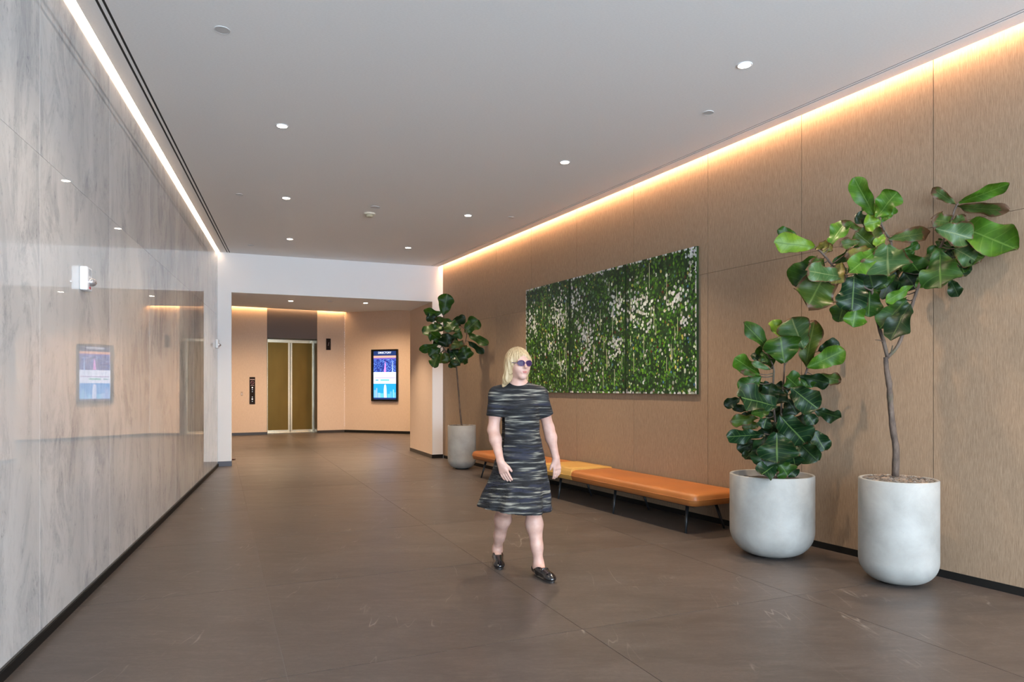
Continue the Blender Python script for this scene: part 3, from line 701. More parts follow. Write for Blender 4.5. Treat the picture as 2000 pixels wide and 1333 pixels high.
for pi_, (a, b_) in enumerate(zip(edges, edges[1:])):
    ua, ub = a * KR + .006, b_ * KR - .009
    t = empty('painting', RW.p((ua + ub) / 2, 0, pz0)); tag(t, PAINTL[pi_], 'painting', 'triptych on the wood wall')
    fbox('canvas', RW, ua, ub, .008, .036, pz0, pz1, M_CANVAS, t)
    vs_, fs_, cs_ = [], [], []
    nD = 2900
    for i in range(nD + 150):
        edge = i >= nD
        u = rg.uniform(ua + .008, ub - .008); z = rg.uniform(pz0 + .008, pz1 - .008)
        if edge:
            w = rg.random()
            if w < .5 and pi_ != 1: u = ua + .004 if pi_ == 0 else ub - .004
            else: z = rg.choice((pz0 + .004, pz1 - .004))
        hgt = (z - pz0) / (pz1 - pz0)
        cw = max([s * math.exp(-((u - cu) / ru) ** 2 * 1.3 - ((z - cz) / rz) ** 2 * 1.3) for cu, cz, ru, rz, s in CLU])
        late = i > nD * .35
        r = rg.uniform(.009, .0165)
        if (late and rg.random() < cw * 1.15 + .03) or edge and rg.random() < .7:
            v = rg.uniform(.34, .74); c = (v * .93, v * (1.0 if rg.random() < .7 else .9), v * rg.uniform(.80, 1.05)); r = rg.uniform(.0125, .0190)
        else:
            q = rg.random(); v = rg.uniform(.5, 1.3) * (1.25 - .45 * hgt)
            if q < .36: c = (.006 * v, .026 * v, .008 * v)
            elif q < .66: c = (.036 * v, .130 * v, .012 * v)
            elif q < .85: c = (.10 * v, .25 * v, .014 * v)
            elif q < .92: c = (.095 * v, .19 * v, .09 * v)
            elif q < .955: c = (.42 * v, .48 * v, .34 * v)
            elif q < .968: c = (.05 * v, .14 * v, .24 * v)
            elif q < .98: c = (.13 * v, .020 * v, .012 * v)
            else: c = (.38 * v, .34 * v, .07 * v)
        n0 = len(vs_); n_ = .0365 + .0000007 * i + rg.random() * .0008
        asp = rg.uniform(1.0, 1.35)
        for k in range(7):
            a_ = 2 * math.pi * k / 7; vs_.append(RW.p(min(max(u + r * math.cos(a_), ua), ub), n_, min(max(z + r * asp * math.sin(a_), pz0), pz1)))
        fs_.append([n0 + k for k in range(7)]); 
        if (pi_ < 2 and ub - u < .035) or (pi_ > 0 and u - ua < .018): c = tuple(x * .35 for x in c)      # shade of the canvas edges at the seams, put into the dab colours
        cs_ += [c] * 7
    o = mobj('paint_dabs', vs_, fs_, M_DAB, t); o['kind'] = 'stuff'
    ca = o.data.color_attributes.new('Col', 'FLOAT_COLOR', 'POINT')
    ca.data.foreach_set('color', np.array([(*c, 1) for c in cs_], dtype=np.float32).ravel())
    # runs of paint
    m_ = MB()
    for i in range(15):
        u = rg.uniform(ua + .05, ub - .05); z = rg.uniform(pz0 + .25, pz1 - .05); L = rg.uniform(.1, .32)
        RW.box(m_, u - .0022, u + .0022, .0365, .0392, max(z - L, pz0 + .01), z)
    o = m_.build('paint_drips', simple('drip', (.50, .50, .30), .4), t); o['kind'] = 'stuff'

# ================================================================ BENCH
u_near = PX(RW, 1359, .65); nearp = Vector((1.661, 6.166, 0)); u_near = (nearp - RW.o).dot(RW.d)
def cushion(name, ua, ub, n0, n1, z0, z1, zp, mat, parent, rr=.085, crown=.014, ru=None):
    """upholstered slab: rounded plan corners, rolled upper edge, tucked underside"""
    seg = 6; plan = []
    for cu_, cn_, a0 in ((ub - rr, n1 - rr, 0), (ua + rr, n1 - rr, 90), (ua + rr, n0 + rr, 180), (ub - rr, n0 + rr, 270)):
        for k in range(seg + 1):
            a_ = math.radians(a0 + 90 * k / seg); plan.append((cu_, cn_, math.cos(a_), math.sin(a_)))
    prof = [(-.05, z0), (-.018, z0 + .004), (-.004, zp - .018), (0, zp), (-.004, zp + .012), (-.006, (zp + z1) / 2), (-.016, z1 - .014), (-.036, z1 - .003), (-.06, z1 + .002)]
    m_ = MB(); k_ = len(plan)
    for off, z in prof:
        for cu_, cn_, ca_, sa_ in plan:
            r = max(rr + off, .005); m_.v.append(tuple(RW.p(cu_ + r * ca_, cn_ + r * sa_, z)))
    for i in range(len(prof) - 1):
        for k in range(k_): m_.f.append([i * k_ + k, i * k_ + (k + 1) % k_, (i + 1) * k_ + (k + 1) % k_, (i + 1) * k_ + k])
    m_.f.append(list(range(k_))[::-1])
    top = (len(prof) - 1) * k_; ci = len(m_.v); m_.v.append(tuple(RW.p((ua + ub) / 2, (n0 + n1) / 2, z1 + crown)))
    # inner ring, then a fan
    for cu_, cn_, ca_, sa_ in plan:
        ir = max(rr - .06, .005); qu = cu_ + ir * ca_; qn = cn_ + ir * sa_; mu = min(max((ua + ub) / 2, qu - .12), qu + .12) if False else qu + ((ua + ub) / 2 - qu) * .25
        m_.v.append(tuple(RW.p(mu, qn + ((n0 + n1) / 2 - qn) * .45, z1 + crown)))
    for k in range(k_): m_.f.append([top + k, top + (k + 1) % k_, ci + 1 + (k + 1) % k_, ci + 1 + k]); m_.f.append([ci + 1 + k, ci + 1 + (k + 1) % k_, ci])
    o = m_.build(name, mat, parent, True)
    pm = MB(); pts = [RW.p(cu_ + (rr + .001) * ca_, cn_ + (rr + .001) * sa_, zp) for cu_, cn_, ca_, sa_ in plan]; pts.append(pts[0]); pm.tube(pts, .0042, 6)
    pm.build('piping', mat, o, True)
    return o
bench = empty('bench', RW.p(u_near + 2.42, .34, 0)); tag(bench, 'long low tan leather bench with mustard middle section and splayed black legs', 'bench')
cushion('seat_cushion', u_near, u_near + 2.09, .025, .655, .265, .385, .325, M_TAN, bench)
cushion('seat_cushion', u_near + 2.76, u_near + 4.85, .025, .655, .265, .385, .325, M_TAN, bench)
cs = cushion('center_section', u_near + 2.03, u_near + 2.815, .03, .652, .267, .394, .324, M_MUST, bench, .03, .012); tag(cs, 'mustard yellow leather')
fbox('underframe', RW, u_near + .12, u_near + 4.72, .12, .56, .245, .268, M_LEG, bench)
for du in (.20, 1.32, 2.43, 3.50, 4.55):
    for n_, nf in ((.52, .60), (.17, .115)):
        lean = -.035 if du < 4 else .03
        m_ = MB(); m_.tube([RW.p(u_near + du + .03, n_, .25), RW.p(u_near + du + lean, nf, .0)], [.017, .010], 12); m_.build('leg', M_LEG, bench, True)

# ================================================================ PLANTERS
def planter(c, R, Hh, rb, label, soil_z, chips):
    t = empty('planter', (c[0], c[1], 0)); tag(t, label, 'planter', 'pale cast stone planters')
    prof = [(R * .30, .0), (R * .39, .003)]
    # rounded foot
    cr = R * .60
    for k in range(0, 13):
        a_ = math.pi / 2 * k / 12; prof.append((R - cr + cr * math.sin(a_), .006 + cr * 1.05 * (1 - math.cos(a_))))
    prof += [(R, Hh * .6), (R, Hh - .006), (R - .004, Hh), (R - .022, Hh), (R - .026, Hh - .006), (R - .028, soil_z - .02), (.01, soil_z - .02)]
    m_ = MB(); m_.lathe((c[0], c[1], .004), prof, 64); o = m_.build('body', M_POT, t, True)
    m_ = MB(); m_.lathe((c[0], c[1], 0), [(R * .46, 0), (R * .46, .014)], 32); m_.build('foot', M_BASE, t)
    m_ = MB(); n0 = 0; rgs = random.Random(5); rs = R - .027
    rings = [.0, .3, .55, .8, 1.0]; sg = 28
    for i, q in enumerate(rings):
        for k in range(sg):
            a_ = 2 * math.pi * k / sg; m_.v.append((c[0] + rs * max(q, .02) * math.cos(a_), c[1] + rs * max(q, .02) * math.sin(a_), soil_z + rgs.uniform(-.004, .008) + (1 - q) * .012))
    for i in range(4):
        for k in range(sg): m_.f.append([i * sg + k, i * sg + (k + 1) % sg, (i + 1) * sg + (k + 1) % sg, (i + 1) * sg + k])
    m_.f.append(list(range(sg))[::-1]); m_.build('soil', M_SOIL, t, True)
    if chips:
        m_ = MB()
        for i in range(chips):
            a_ = rgs.uniform(0, 6.28); q = rs * math.sqrt(rgs.random()) * .95; x = c[0] + q * math.cos(a_); y = c[1] + q * math.sin(a_); z = soil_z + .010 + rgs.uniform(0, .014)
            th = rgs.uniform(0, 6.28); L = rgs.uniform(.007, .024); w = rgs.uniform(.003, .008); d = Vector((math.cos(th), math.sin(th), rgs.uniform(-.4, .4))) * L; e = Vector((-math.sin(th), math.cos(th), rgs.uniform(-.5, .5))) * w; P = Vector((x, y, z))
            up = Vector((0, 0, .004)); m_.hexa([P - d - e, P + d - e, P + d + e, P - d + e, P - d - e + up, P + d - e + up, P + d + e + up, P - d + e + up])
        o = m_.build('bark_mulch', M_CHIP, t); o['kind'] = 'stuff'
    return t
P1 = ((1754 - 1000) / F_PX * 4.74, 4.74); P2 = ((1507 - 1000) / F_PX * 5.52, 5.52); P3 = ((902 - 1000) / F_PX * 11.42, 11.42)
planter(P1, .249, .716, .20, 'tall round pale stone planter on the right, topped with bark mulch', .695, 900)
planter(P2, .324, .650, .25, 'wide round pale stone planter beside the near end of the bench', .600, 0)
planter(P3, .236, .723, .19, 'distant round pale stone planter beyond the far end of the bench', .70, 120)

# ================================================================ FIDDLE-LEAF FIGS
PROF = [(0, .05), (.05, .20), (.12, .42), (.22, .60), (.34, .68), (.46, .78), (.58, .92), (.70, 1.0), (.80, .97), (.89, .80), (.95, .56), (.99, .26), (1.0, .06)]
def prof(v):
    for (a, x), (b_, y) in zip(PROF, PROF[1:]):
        if v <= b_: return x + (y - x) * (v - a) / (b_ - a)
    return .05
NV, NU = 17, 8
def leaf_mesh(B, T, hw, roll, cup, bend, mat, rl, org):
    L = T - B; ln = L.length; l = L.normalized()
    view = ((B + T) / 2 - Vector((0, 0, CAM_H))).normalized()
    s = l.cross(view)
    if s.length < 1e-3: s = Vector((1, 0, 0))
    s.normalize(); n = s.cross(l).normalized()
    if n.dot(view) > 0: n = -n; 
    s = (Matrix.Rotation(roll, 3, l) @ s); n = (Matrix.Rotation(roll, 3, l) @ n)
    ph = rl.uniform(0, 6.28); ph2 = rl.uniform(0, 6.28); asym = rl.uniform(-.08, .08)
    vs_, uv, fs_ = [], [], []
    for i in range(NV):
        v = 1 - (1 - i / (NV - 1)) ** 1.15; w = (prof(max(v - .035, 0)) + prof(v) * 1.5 + prof(min(v + .035, 1))) / 3.5 * hw * (1 if v < .97 else .7)
        for j in range(NU + 1):
            u = -1 + 2 * j / NU
            ww = w * (1 + asym * (1 if u > 0 else -1) + .05 * math.sin(v * 17 + ph * (1 if u > 0 else 2)) * abs(u))
            z = cup * abs(u) ** 1.5 * w - bend * ln * (v - .5) ** 2 * 1.2 + bend * ln * .3
            z += abs(u) ** 2 * hw * .34 * math.sin(v * 12 + ph + (1.5 if u > 0 else 0)) + .03 * hw * math.sin(v * 9 + ph2)
            vs_.append(B + l * (v * ln) + s * (u * ww) + n * z); uv.append((j / NU, v))
    for i in range(NV - 1):
        for j in range(NU): k = i * (NU + 1) + j; fs_.append([k, k + 1, k + NU + 2, k + NU + 1])
    return vs_, fs_, uv
def infront(P, n):       # slide a point along its line of sight until it stands clear of the veneer wall
    c = Vector((0, 0, CAM_H)); d0 = (c - RW.o).dot(RW.n); d1 = (P - RW.o).dot(RW.n)
    return P if d1 >= n else c + (P - c) * ((d0 - n) / (d0 - d1))
def seg_near(p, segs):
    best = None
    for a, b_ in segs:
        t = max(0, min(1, (p - a).dot(b_ - a) / max((b_ - a).length_squared, 1e-9))); q = a + (b_ - a) * t; d = (q - p).length
        if best is None or d < best[0]: best = (d, q)
    return best[1]
def tree(c, Yc, conv, branches, leaves, label, dspread, seed, tw, name='fiddle_leaf_fig', soil=.7, wk=1.0):
    rl = random.Random(seed)
    t = empty(name, (c[0], c[1], soil)); tag(t, label, 'tree')
    m_ = MB(); segs = []
    for pts, r0, r1 in branches:
        P = []
        for i, q in enumerate(pts):
            x, y = conv(q[0], q[1]); P.append(infront(at(x, y, Yc + (q[2] if len(q) > 2 else 0)), .11))
        # subdivide for a smooth run
        Q = []
        for i in range(len(P) - 1):
            for k in range(4):
                tt = k / 4; p0 = P[max(i - 1, 0)]; p1 = P[i]; p2 = P[i + 1]; p3 = P[min(i + 2, len(P) - 1)]
                Q.append(.5 * ((2 * p1) + (p2 - p0) * tt + (2 * p0 - 5 * p1 + 4 * p2 - p3) * tt ** 2 + (-p0 + 3 * p1 - 3 * p2 + p3) * tt ** 3))
        Q.append(P[-1]); n_ = len(Q)
        rr_ = [(r0 + (r1 - r0) * i / (n_ - 1)) * (1 + rl.uniform(-.10, .13)) for i in range(n_)]
        m_.tube(Q, rr_, 10); segs += list(zip(Q, Q[1:]))
    data = []
    for lf in leaves:
        bx, by, tx, ty, w, k = lf[:6]
        ex = lf[6] if len(lf) > 6 else None
        b2 = conv(bx, by); t2 = conv(tx, ty)
        scale = math.hypot(*(Vector(conv(1, 0)) - Vector(conv(0, 0)))) if False else abs(conv(1, 0)[0] - conv(0, 0)[0])
        d0 = (ex if ex is not None else rl.uniform(-1, 1) * dspread)
        d1 = d0 + rl.uniform(-.6, .35) * dspread
        B = at(b2[0], b2[1], Yc + d0 * .8); T = at(t2[0], t2[1], Yc + d1)
        # keep the crown clear of the wall
        B = infront(B, .09); T = infront(T, .09)
        Lpx = math.hypot(tx - bx, ty - by); hw = w * scale / F_PX * Yc / 2 * wk * 1.22
        roll = rl.uniform(-.55, .55) if w < .62 * Lpx else rl.uniform(-.28, .28)
        hw /= math.cos(roll)
        vs_, fs_, uv = leaf_mesh(B, T, hw, roll, rl.uniform(.05, .38), rl.uniform(-.05, .16), None, rl, None)
        # clear of the wall
        vs_ = [v + RW.n * max(0, .015 - (v - RW.o).dot(RW.n)) for v in vs_]
        data.append((vs_, fs_, uv, k))
        q = seg_near(vs_[NU // 2], segs)
        if (q - vs_[NU // 2]).length > .004:
            mid_ = (q + vs_[NU // 2]) / 2 + Vector((0, 0, -.01)); m_.tube([q, mid_, vs_[NU // 2]], [.0045 * tw, .0035 * tw, .003 * tw], 6)
    m_.build('trunk', M_BARK, t, True)
    for vs_, fs_, uv, k in data:
        o = mobj('leaf', vs_, fs_, LEAF[k], t, True)
        ul = o.data.uv_layers.new(name='UVMap')
        for lp in o.data.loops: ul.data[lp.index].uv = uv[lp.vertex_index]
        if k == 'n': tag(o, 'leaf with browned dry edges')
        if k == 'y': tag(o, 'yellowing leaf')
    return t
c3 = lambda x, y: (1400 + x / 2.898, 320 + y / 2.898)
L1 = [(893, 300, 775, 78, 88, 'b', .0), (905, 305, 1022, 158, 105, 'b', -.08), (900, 310, 842, 225, 60, 'b', .05), (930, 322, 832, 345, 84, 'l', -.05), (880, 330, 785, 300, 60, 'd', .1), (930, 330, 975, 270, 50, 'b', .12),
 (925, 300, 1000, 235, 70, 'b', .1),
 (638, 468, 738, 322, 84, 'b', .05), (552, 470, 322, 446, 96, 'l', -.05), (452, 402, 343, 374, 50, 'm', .08), (560, 480, 640, 450, 42, 'y'), (600, 510, 650, 455, 44, 'y', .05),
 (655, 562, 805, 480, 62, 'm', 0), (805, 440, 694, 470, 58, 'n', -.1), (835, 382, 708, 320, 36, 'n', .05), (970, 428, 1208, 388, 78, 'n', .0), (890, 475, 782, 385, 96, 'o', .05), (905, 480, 880, 362, 84, 'o', .1),
 (965, 462, 972, 636, 196, 'g', -.28), (905, 488, 748, 618, 100, 'b', -.2), (868, 478, 728, 530, 56, 'y', -.1), (1062, 505, 1168, 645, 125, 'm', .0), (1058, 492, 1142, 452, 44, 'm', .05), (948, 405, 900, 472, 48, 'l', -.18),
 (595, 535, 440, 695, 160, 'm', .05), (612, 625, 512, 812, 195, 'o', -.05), (702, 640, 515, 608, 90, 'g', -.18), (704, 562, 672, 688, 68, 'y', -.15), (605, 560, 525, 560, 66, 'n', 0),
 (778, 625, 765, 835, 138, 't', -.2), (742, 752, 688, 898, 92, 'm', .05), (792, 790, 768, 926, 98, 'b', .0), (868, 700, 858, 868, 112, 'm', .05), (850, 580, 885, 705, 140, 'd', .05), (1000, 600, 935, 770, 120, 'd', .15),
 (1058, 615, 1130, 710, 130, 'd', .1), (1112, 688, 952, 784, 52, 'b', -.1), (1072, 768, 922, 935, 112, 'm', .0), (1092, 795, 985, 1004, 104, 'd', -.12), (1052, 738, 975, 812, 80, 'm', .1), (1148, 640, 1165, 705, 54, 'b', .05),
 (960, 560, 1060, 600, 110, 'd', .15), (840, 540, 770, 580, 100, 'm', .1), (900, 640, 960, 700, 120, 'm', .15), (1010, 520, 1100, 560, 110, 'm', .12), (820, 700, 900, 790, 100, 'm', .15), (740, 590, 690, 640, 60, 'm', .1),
 (1352, 228, 1218, 140, 50, 'n', .0), (1368, 222, 1658, 112, 62, 'b', .0), (1358, 242, 1655, 262, 60, 'n', -.05), (1332, 332, 1218, 318, 78, 'n', -.08), (1322, 335, 1412, 300, 44, 'n', -.1), (1335, 345, 1705, 488, 150, 'b', .08),
 (1240, 368, 1450, 425, 112, 'g', -.2), (1335, 468, 1510, 535, 130, 'b', .0), (1345, 480, 1485, 560, 110, 'g', -.12), (1235, 462, 1202, 612, 84, 'm', .0), (1262, 500, 1268, 706, 158, 'm', -.2), (1325, 488, 1388, 640, 130, 't', .0), (1322, 655, 1368, 754, 62, 'd', .05),
 (1252, 430, 1302, 492, 54, 'm', .05), (1380, 560, 1400, 620, 60, 'm', .05), (1290, 480, 1350, 560, 90, 'd', .1)]
cc_ = lambda x, y: ((x - 1400) * 2.898, (y - 320) * 2.898)
BR1 = [([(*cc_(1748.6, 931), 0), (*cc_(1750, 878), 0), (*cc_(1744.7, 843.7), 0), (*cc_(1739, 787), 0), (*cc_(1736.8, 752), 0), (*cc_(1731.6, 722), 0), (*cc_(1730, 698), 0)], .0235, .0165),
 ([(965, 1095, 0), (945, 1010, .0), (925, 950, .02), (905, 870, .03), (885, 760, .03), (880, 680, .02), (925, 570, .02), (990, 470, .03), (945, 370, .02), (915, 300, .02)], .0135, .0065),
 ([(962, 1098, 0), (1015, 1045, 0), (1060, 950, -.03), (1100, 820, -.05), (1140, 700, -.05), (1190, 600, -.03), (1250, 500, 0), (1285, 430, 0), (1322, 335, .0), (1345, 262, 0), (1364, 225, 0)], .013, .006),
 ([(880, 720, .02), (760, 660, .02), (660, 580, 0), (610, 520, 0), (545, 460, 0)], .008, .006),
 ([(945, 1010, 0), (920, 1000, -.02), (895, 998, -.03)], .004, .002), ([(985, 1080, 0), (995, 1030, -.02)], .006, .003)]
tree(P1, 4.76, c3, BR1, L1, 'tall forked fiddle leaf fig in the tall stone planter on the right', .16, 11, 1.0, soil=.70)
c2 = lambda x, y: (1400 + x / 4.038, 610 + y / 4.038)
L2 = [(470, 350, 210, 80, 92, 'm', -.05), (532, 402, 500, 192, 232, 'm', -.15), (685, 288, 590, 42, 205, 'g', -.1), (505, 205, 438, 62, 82, 'l', .0), (702, 430, 772, 62, 150, 'o', .05), (800, 310, 965, 240, 92, 'd', .1), (712, 438, 1012, 300, 132, 'b', -.1),
 (448, 445, 350, 262, 110, 'm', .05), (338, 490, 138, 362, 115, 'b', .0), (420, 455, 272, 398, 46, 'g', -.12), (345, 400, 280, 325, 60, 'd', .1), (315, 505, 188, 462, 44, 'n', .0), (348, 508, 180, 632, 130, 'm', -.02), (655, 510, 885, 560, 96, 'd', .0),
 (800, 500, 980, 540, 84, 'n', .02), (650, 600, 545, 505, 120, 'm', .0), (690, 610, 735, 515, 110, 'm', -.02), (470, 742, 162, 665, 150, 't', -.25), (182, 682, 58, 738, 72, 'd', .0), (290, 775, 118, 748, 54, 'd', .08), (588, 598, 800, 765, 170, 't', -.28),
 (768, 768, 975, 832, 88, 'd', -.05), (425, 775, 270, 800, 84, 'm', -.15), (325, 838, 102, 860, 84, 'o', -.05), (335, 892, 200, 905, 76, 'o', .05), (392, 832, 368, 918, 96, 't', -.22), (495, 815, 700, 1035, 215, 't', -.28), (372, 962, 78, 985, 96, 't', -.1),
 (335, 1018, 160, 1085, 88, 'd', .0), (700, 790, 770, 890, 96, 't', .0), (472, 955, 476, 1192, 240, 't', -.32), (372, 985, 395, 1215, 230, 'd', -.2), (285, 1095, 222, 1165, 76, 'd', -.05), (755, 930, 852, 1092, 128, 't', -.08), (640, 1020, 795, 1175, 138, 'd', -.15),
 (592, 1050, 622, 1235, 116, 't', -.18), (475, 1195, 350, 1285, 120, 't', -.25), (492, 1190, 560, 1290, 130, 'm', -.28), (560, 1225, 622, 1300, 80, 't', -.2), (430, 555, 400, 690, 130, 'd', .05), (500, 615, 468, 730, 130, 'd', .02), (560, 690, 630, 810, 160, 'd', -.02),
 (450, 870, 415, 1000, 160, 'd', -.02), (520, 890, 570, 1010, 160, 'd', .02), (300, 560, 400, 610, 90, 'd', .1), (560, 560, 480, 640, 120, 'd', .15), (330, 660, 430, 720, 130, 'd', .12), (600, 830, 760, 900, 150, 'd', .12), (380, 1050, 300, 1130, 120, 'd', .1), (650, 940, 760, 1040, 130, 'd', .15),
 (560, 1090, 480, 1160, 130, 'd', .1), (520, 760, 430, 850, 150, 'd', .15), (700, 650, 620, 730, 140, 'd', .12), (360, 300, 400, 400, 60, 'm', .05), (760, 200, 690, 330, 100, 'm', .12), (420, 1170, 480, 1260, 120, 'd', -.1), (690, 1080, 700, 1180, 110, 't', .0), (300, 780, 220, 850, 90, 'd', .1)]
BR2 = [([(505, 1330, .02), (500, 1100, .02), (505, 900, .02), (512, 700, .02), (525, 560, .02), (534, 405, .0)], .012, .006), ([(520, 1330, .05), (540, 1000, .06), (600, 750, .06), (680, 540, .04), (712, 440, 0)], .011, .006),
 ([(480, 1330, .0), (470, 1000, .03), (450, 750, .04), (445, 560, .04), (448, 440, .02), (400, 330, 0)], .011, .006), ([(690, 520, .04), (740, 380, .06), (760, 250, .06)], .006, .004), ([(534, 420, 0), (600, 330, .02), (660, 280, 0)], .005, .004)]
tree(P2, 5.50, c2, BR2, L2, 'bushy fiddle leaf fig with dense low foliage in the wide stone planter', .18, 23, 1.0, soil=.60)
c1 = lambda x, y: (790 + x / 3.508, 550 + y / 3.508)
L3_ = [(268, 232, 292, 86, 92, 'm', .0), (255, 218, 130, 202, 46, 'm', -.05), (240, 250, 148, 258, 50, 'd', .0), (305, 262, 205, 262, 38, 'n', -.1), (290, 322, 415, 238, 56, 'd', .05), (288, 268, 335, 335, 86, 'm', -.1), (275, 318, 122, 350, 66, 'm', .0), (245, 402, 178, 352, 76, 'm', -.05),
 (232, 432, 100, 472, 50, 'm', .0), (245, 458, 168, 512, 66, 'm', .05), (236, 492, 198, 588, 62, 'm', -.05), (412, 350, 505, 262, 88, 'm', .0), (432, 358, 575, 430, 50, 'm', .0), (432, 408, 545, 492, 38, 'd', .0), (400, 438, 425, 532, 96, 'm', -.1), (300, 355, 285, 450, 130, 'd', -.05),
 (352, 398, 375, 468, 96, 'n', -.1), (330, 478, 385, 565, 90, 't', -.05), (272, 488, 300, 560, 66, 'o', -.1), (250, 488, 242, 562, 40, 'l', .0), (330, 370, 398, 368, 46, 'm', .05), (300, 458, 335, 525, 90, 'd', .05), (330, 540, 328, 592, 46, 'm', .05), (340, 296, 352, 350, 70, 'm', .05), (390, 560, 435, 535, 40, 'm', .0),
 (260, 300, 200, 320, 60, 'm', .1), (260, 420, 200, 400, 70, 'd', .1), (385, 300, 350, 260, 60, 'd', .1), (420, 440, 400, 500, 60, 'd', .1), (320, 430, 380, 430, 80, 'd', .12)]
BR3 = [([(392, 1000, 0), (380, 880, 0), (366, 700, 0), (355, 580, 0)], .016, .012), ([(355, 585, 0), (300, 500, -.03), (262, 450, -.03), (225, 400, 0)], .009, .006), ([(355, 585, 0), (342, 500, 0), (312, 400, 0), (285, 300, 0), (268, 232, 0)], .009, .005), ([(355, 575, 0), (400, 460, 0), (425, 380, 0), (420, 330, 0)], .008, .005)]
tree(P3, 11.42, c1, BR3, L3_, 'slender fiddle leaf fig in the distant stone planter beyond the bench', .26, 31, 1.6, soil=.70)

# ================================================================ WALKING WOMAN
M_SKIN, nt, b = newmat('skin')
nt.links.new(ramp(nt, noise(nt, coords(nt, (18, 18, 18)), 1, 3, .5), [(.3, (.50, .29, .23)), (.7, (.60, .38, .31))]), b.inputs['Base Color'])
b.inputs['Roughness'].default_value = .5; b.inputs['Subsurface Weight'].default_value = .12; b.inputs['Subsurface Radius'].default_value = (.02, .008, .004)
M_HAIR, nt, b = newmat('blonde_hair')
f = noise(nt, coords(nt, (120, 120, 7)), 1, 4, .65)
nt.links.new(ramp(nt, f, [(.3, (.30, .20, .10)), (.55, (.46, .34, .19)), (.75, (.60, .49, .31))]), b.inputs['Base Color']); b.inputs['Roughness'].default_value = .45; bump(nt, b, f, .6, .004)
M_DRESS, nt, b = newmat('striped_tweed')
f = noise(nt, coords(nt, (5, 5, 66), (.0, .14, 0)), 1, 3, .55, .25); g = noise(nt, coords(nt, (5, 5, 38), (0, .07, 0)), 1, 3, .55, .2)
c = ramp(nt, f, [(.46, (.004, .004, .005)), (.525, (.022, .023, .026)), (.57, (.060, .058, .052)), (.66, (.24, .23, .19))])
c = mix(nt, ramp(nt, g, [(.54, (0, 0, 0)), (.62, (.85, .85, .85))]), c, (.012, .014, .030))
nt.links.new(c, b.inputs['Base Color']); b.inputs['Roughness'].default_value = .85; bump(nt, b, noise(nt, coords(nt, (150, 150, 150)), 1, 3, .7), .5, .003)
M_PATENT = simple('black_patent', (.008, .007, .008), .12, coat=.6)
M_SOLE = simple('shoe_sole', (.03, .025, .022), .5); M_WELT = simple('shoe_welt', (.33, .27, .2), .4, .4)

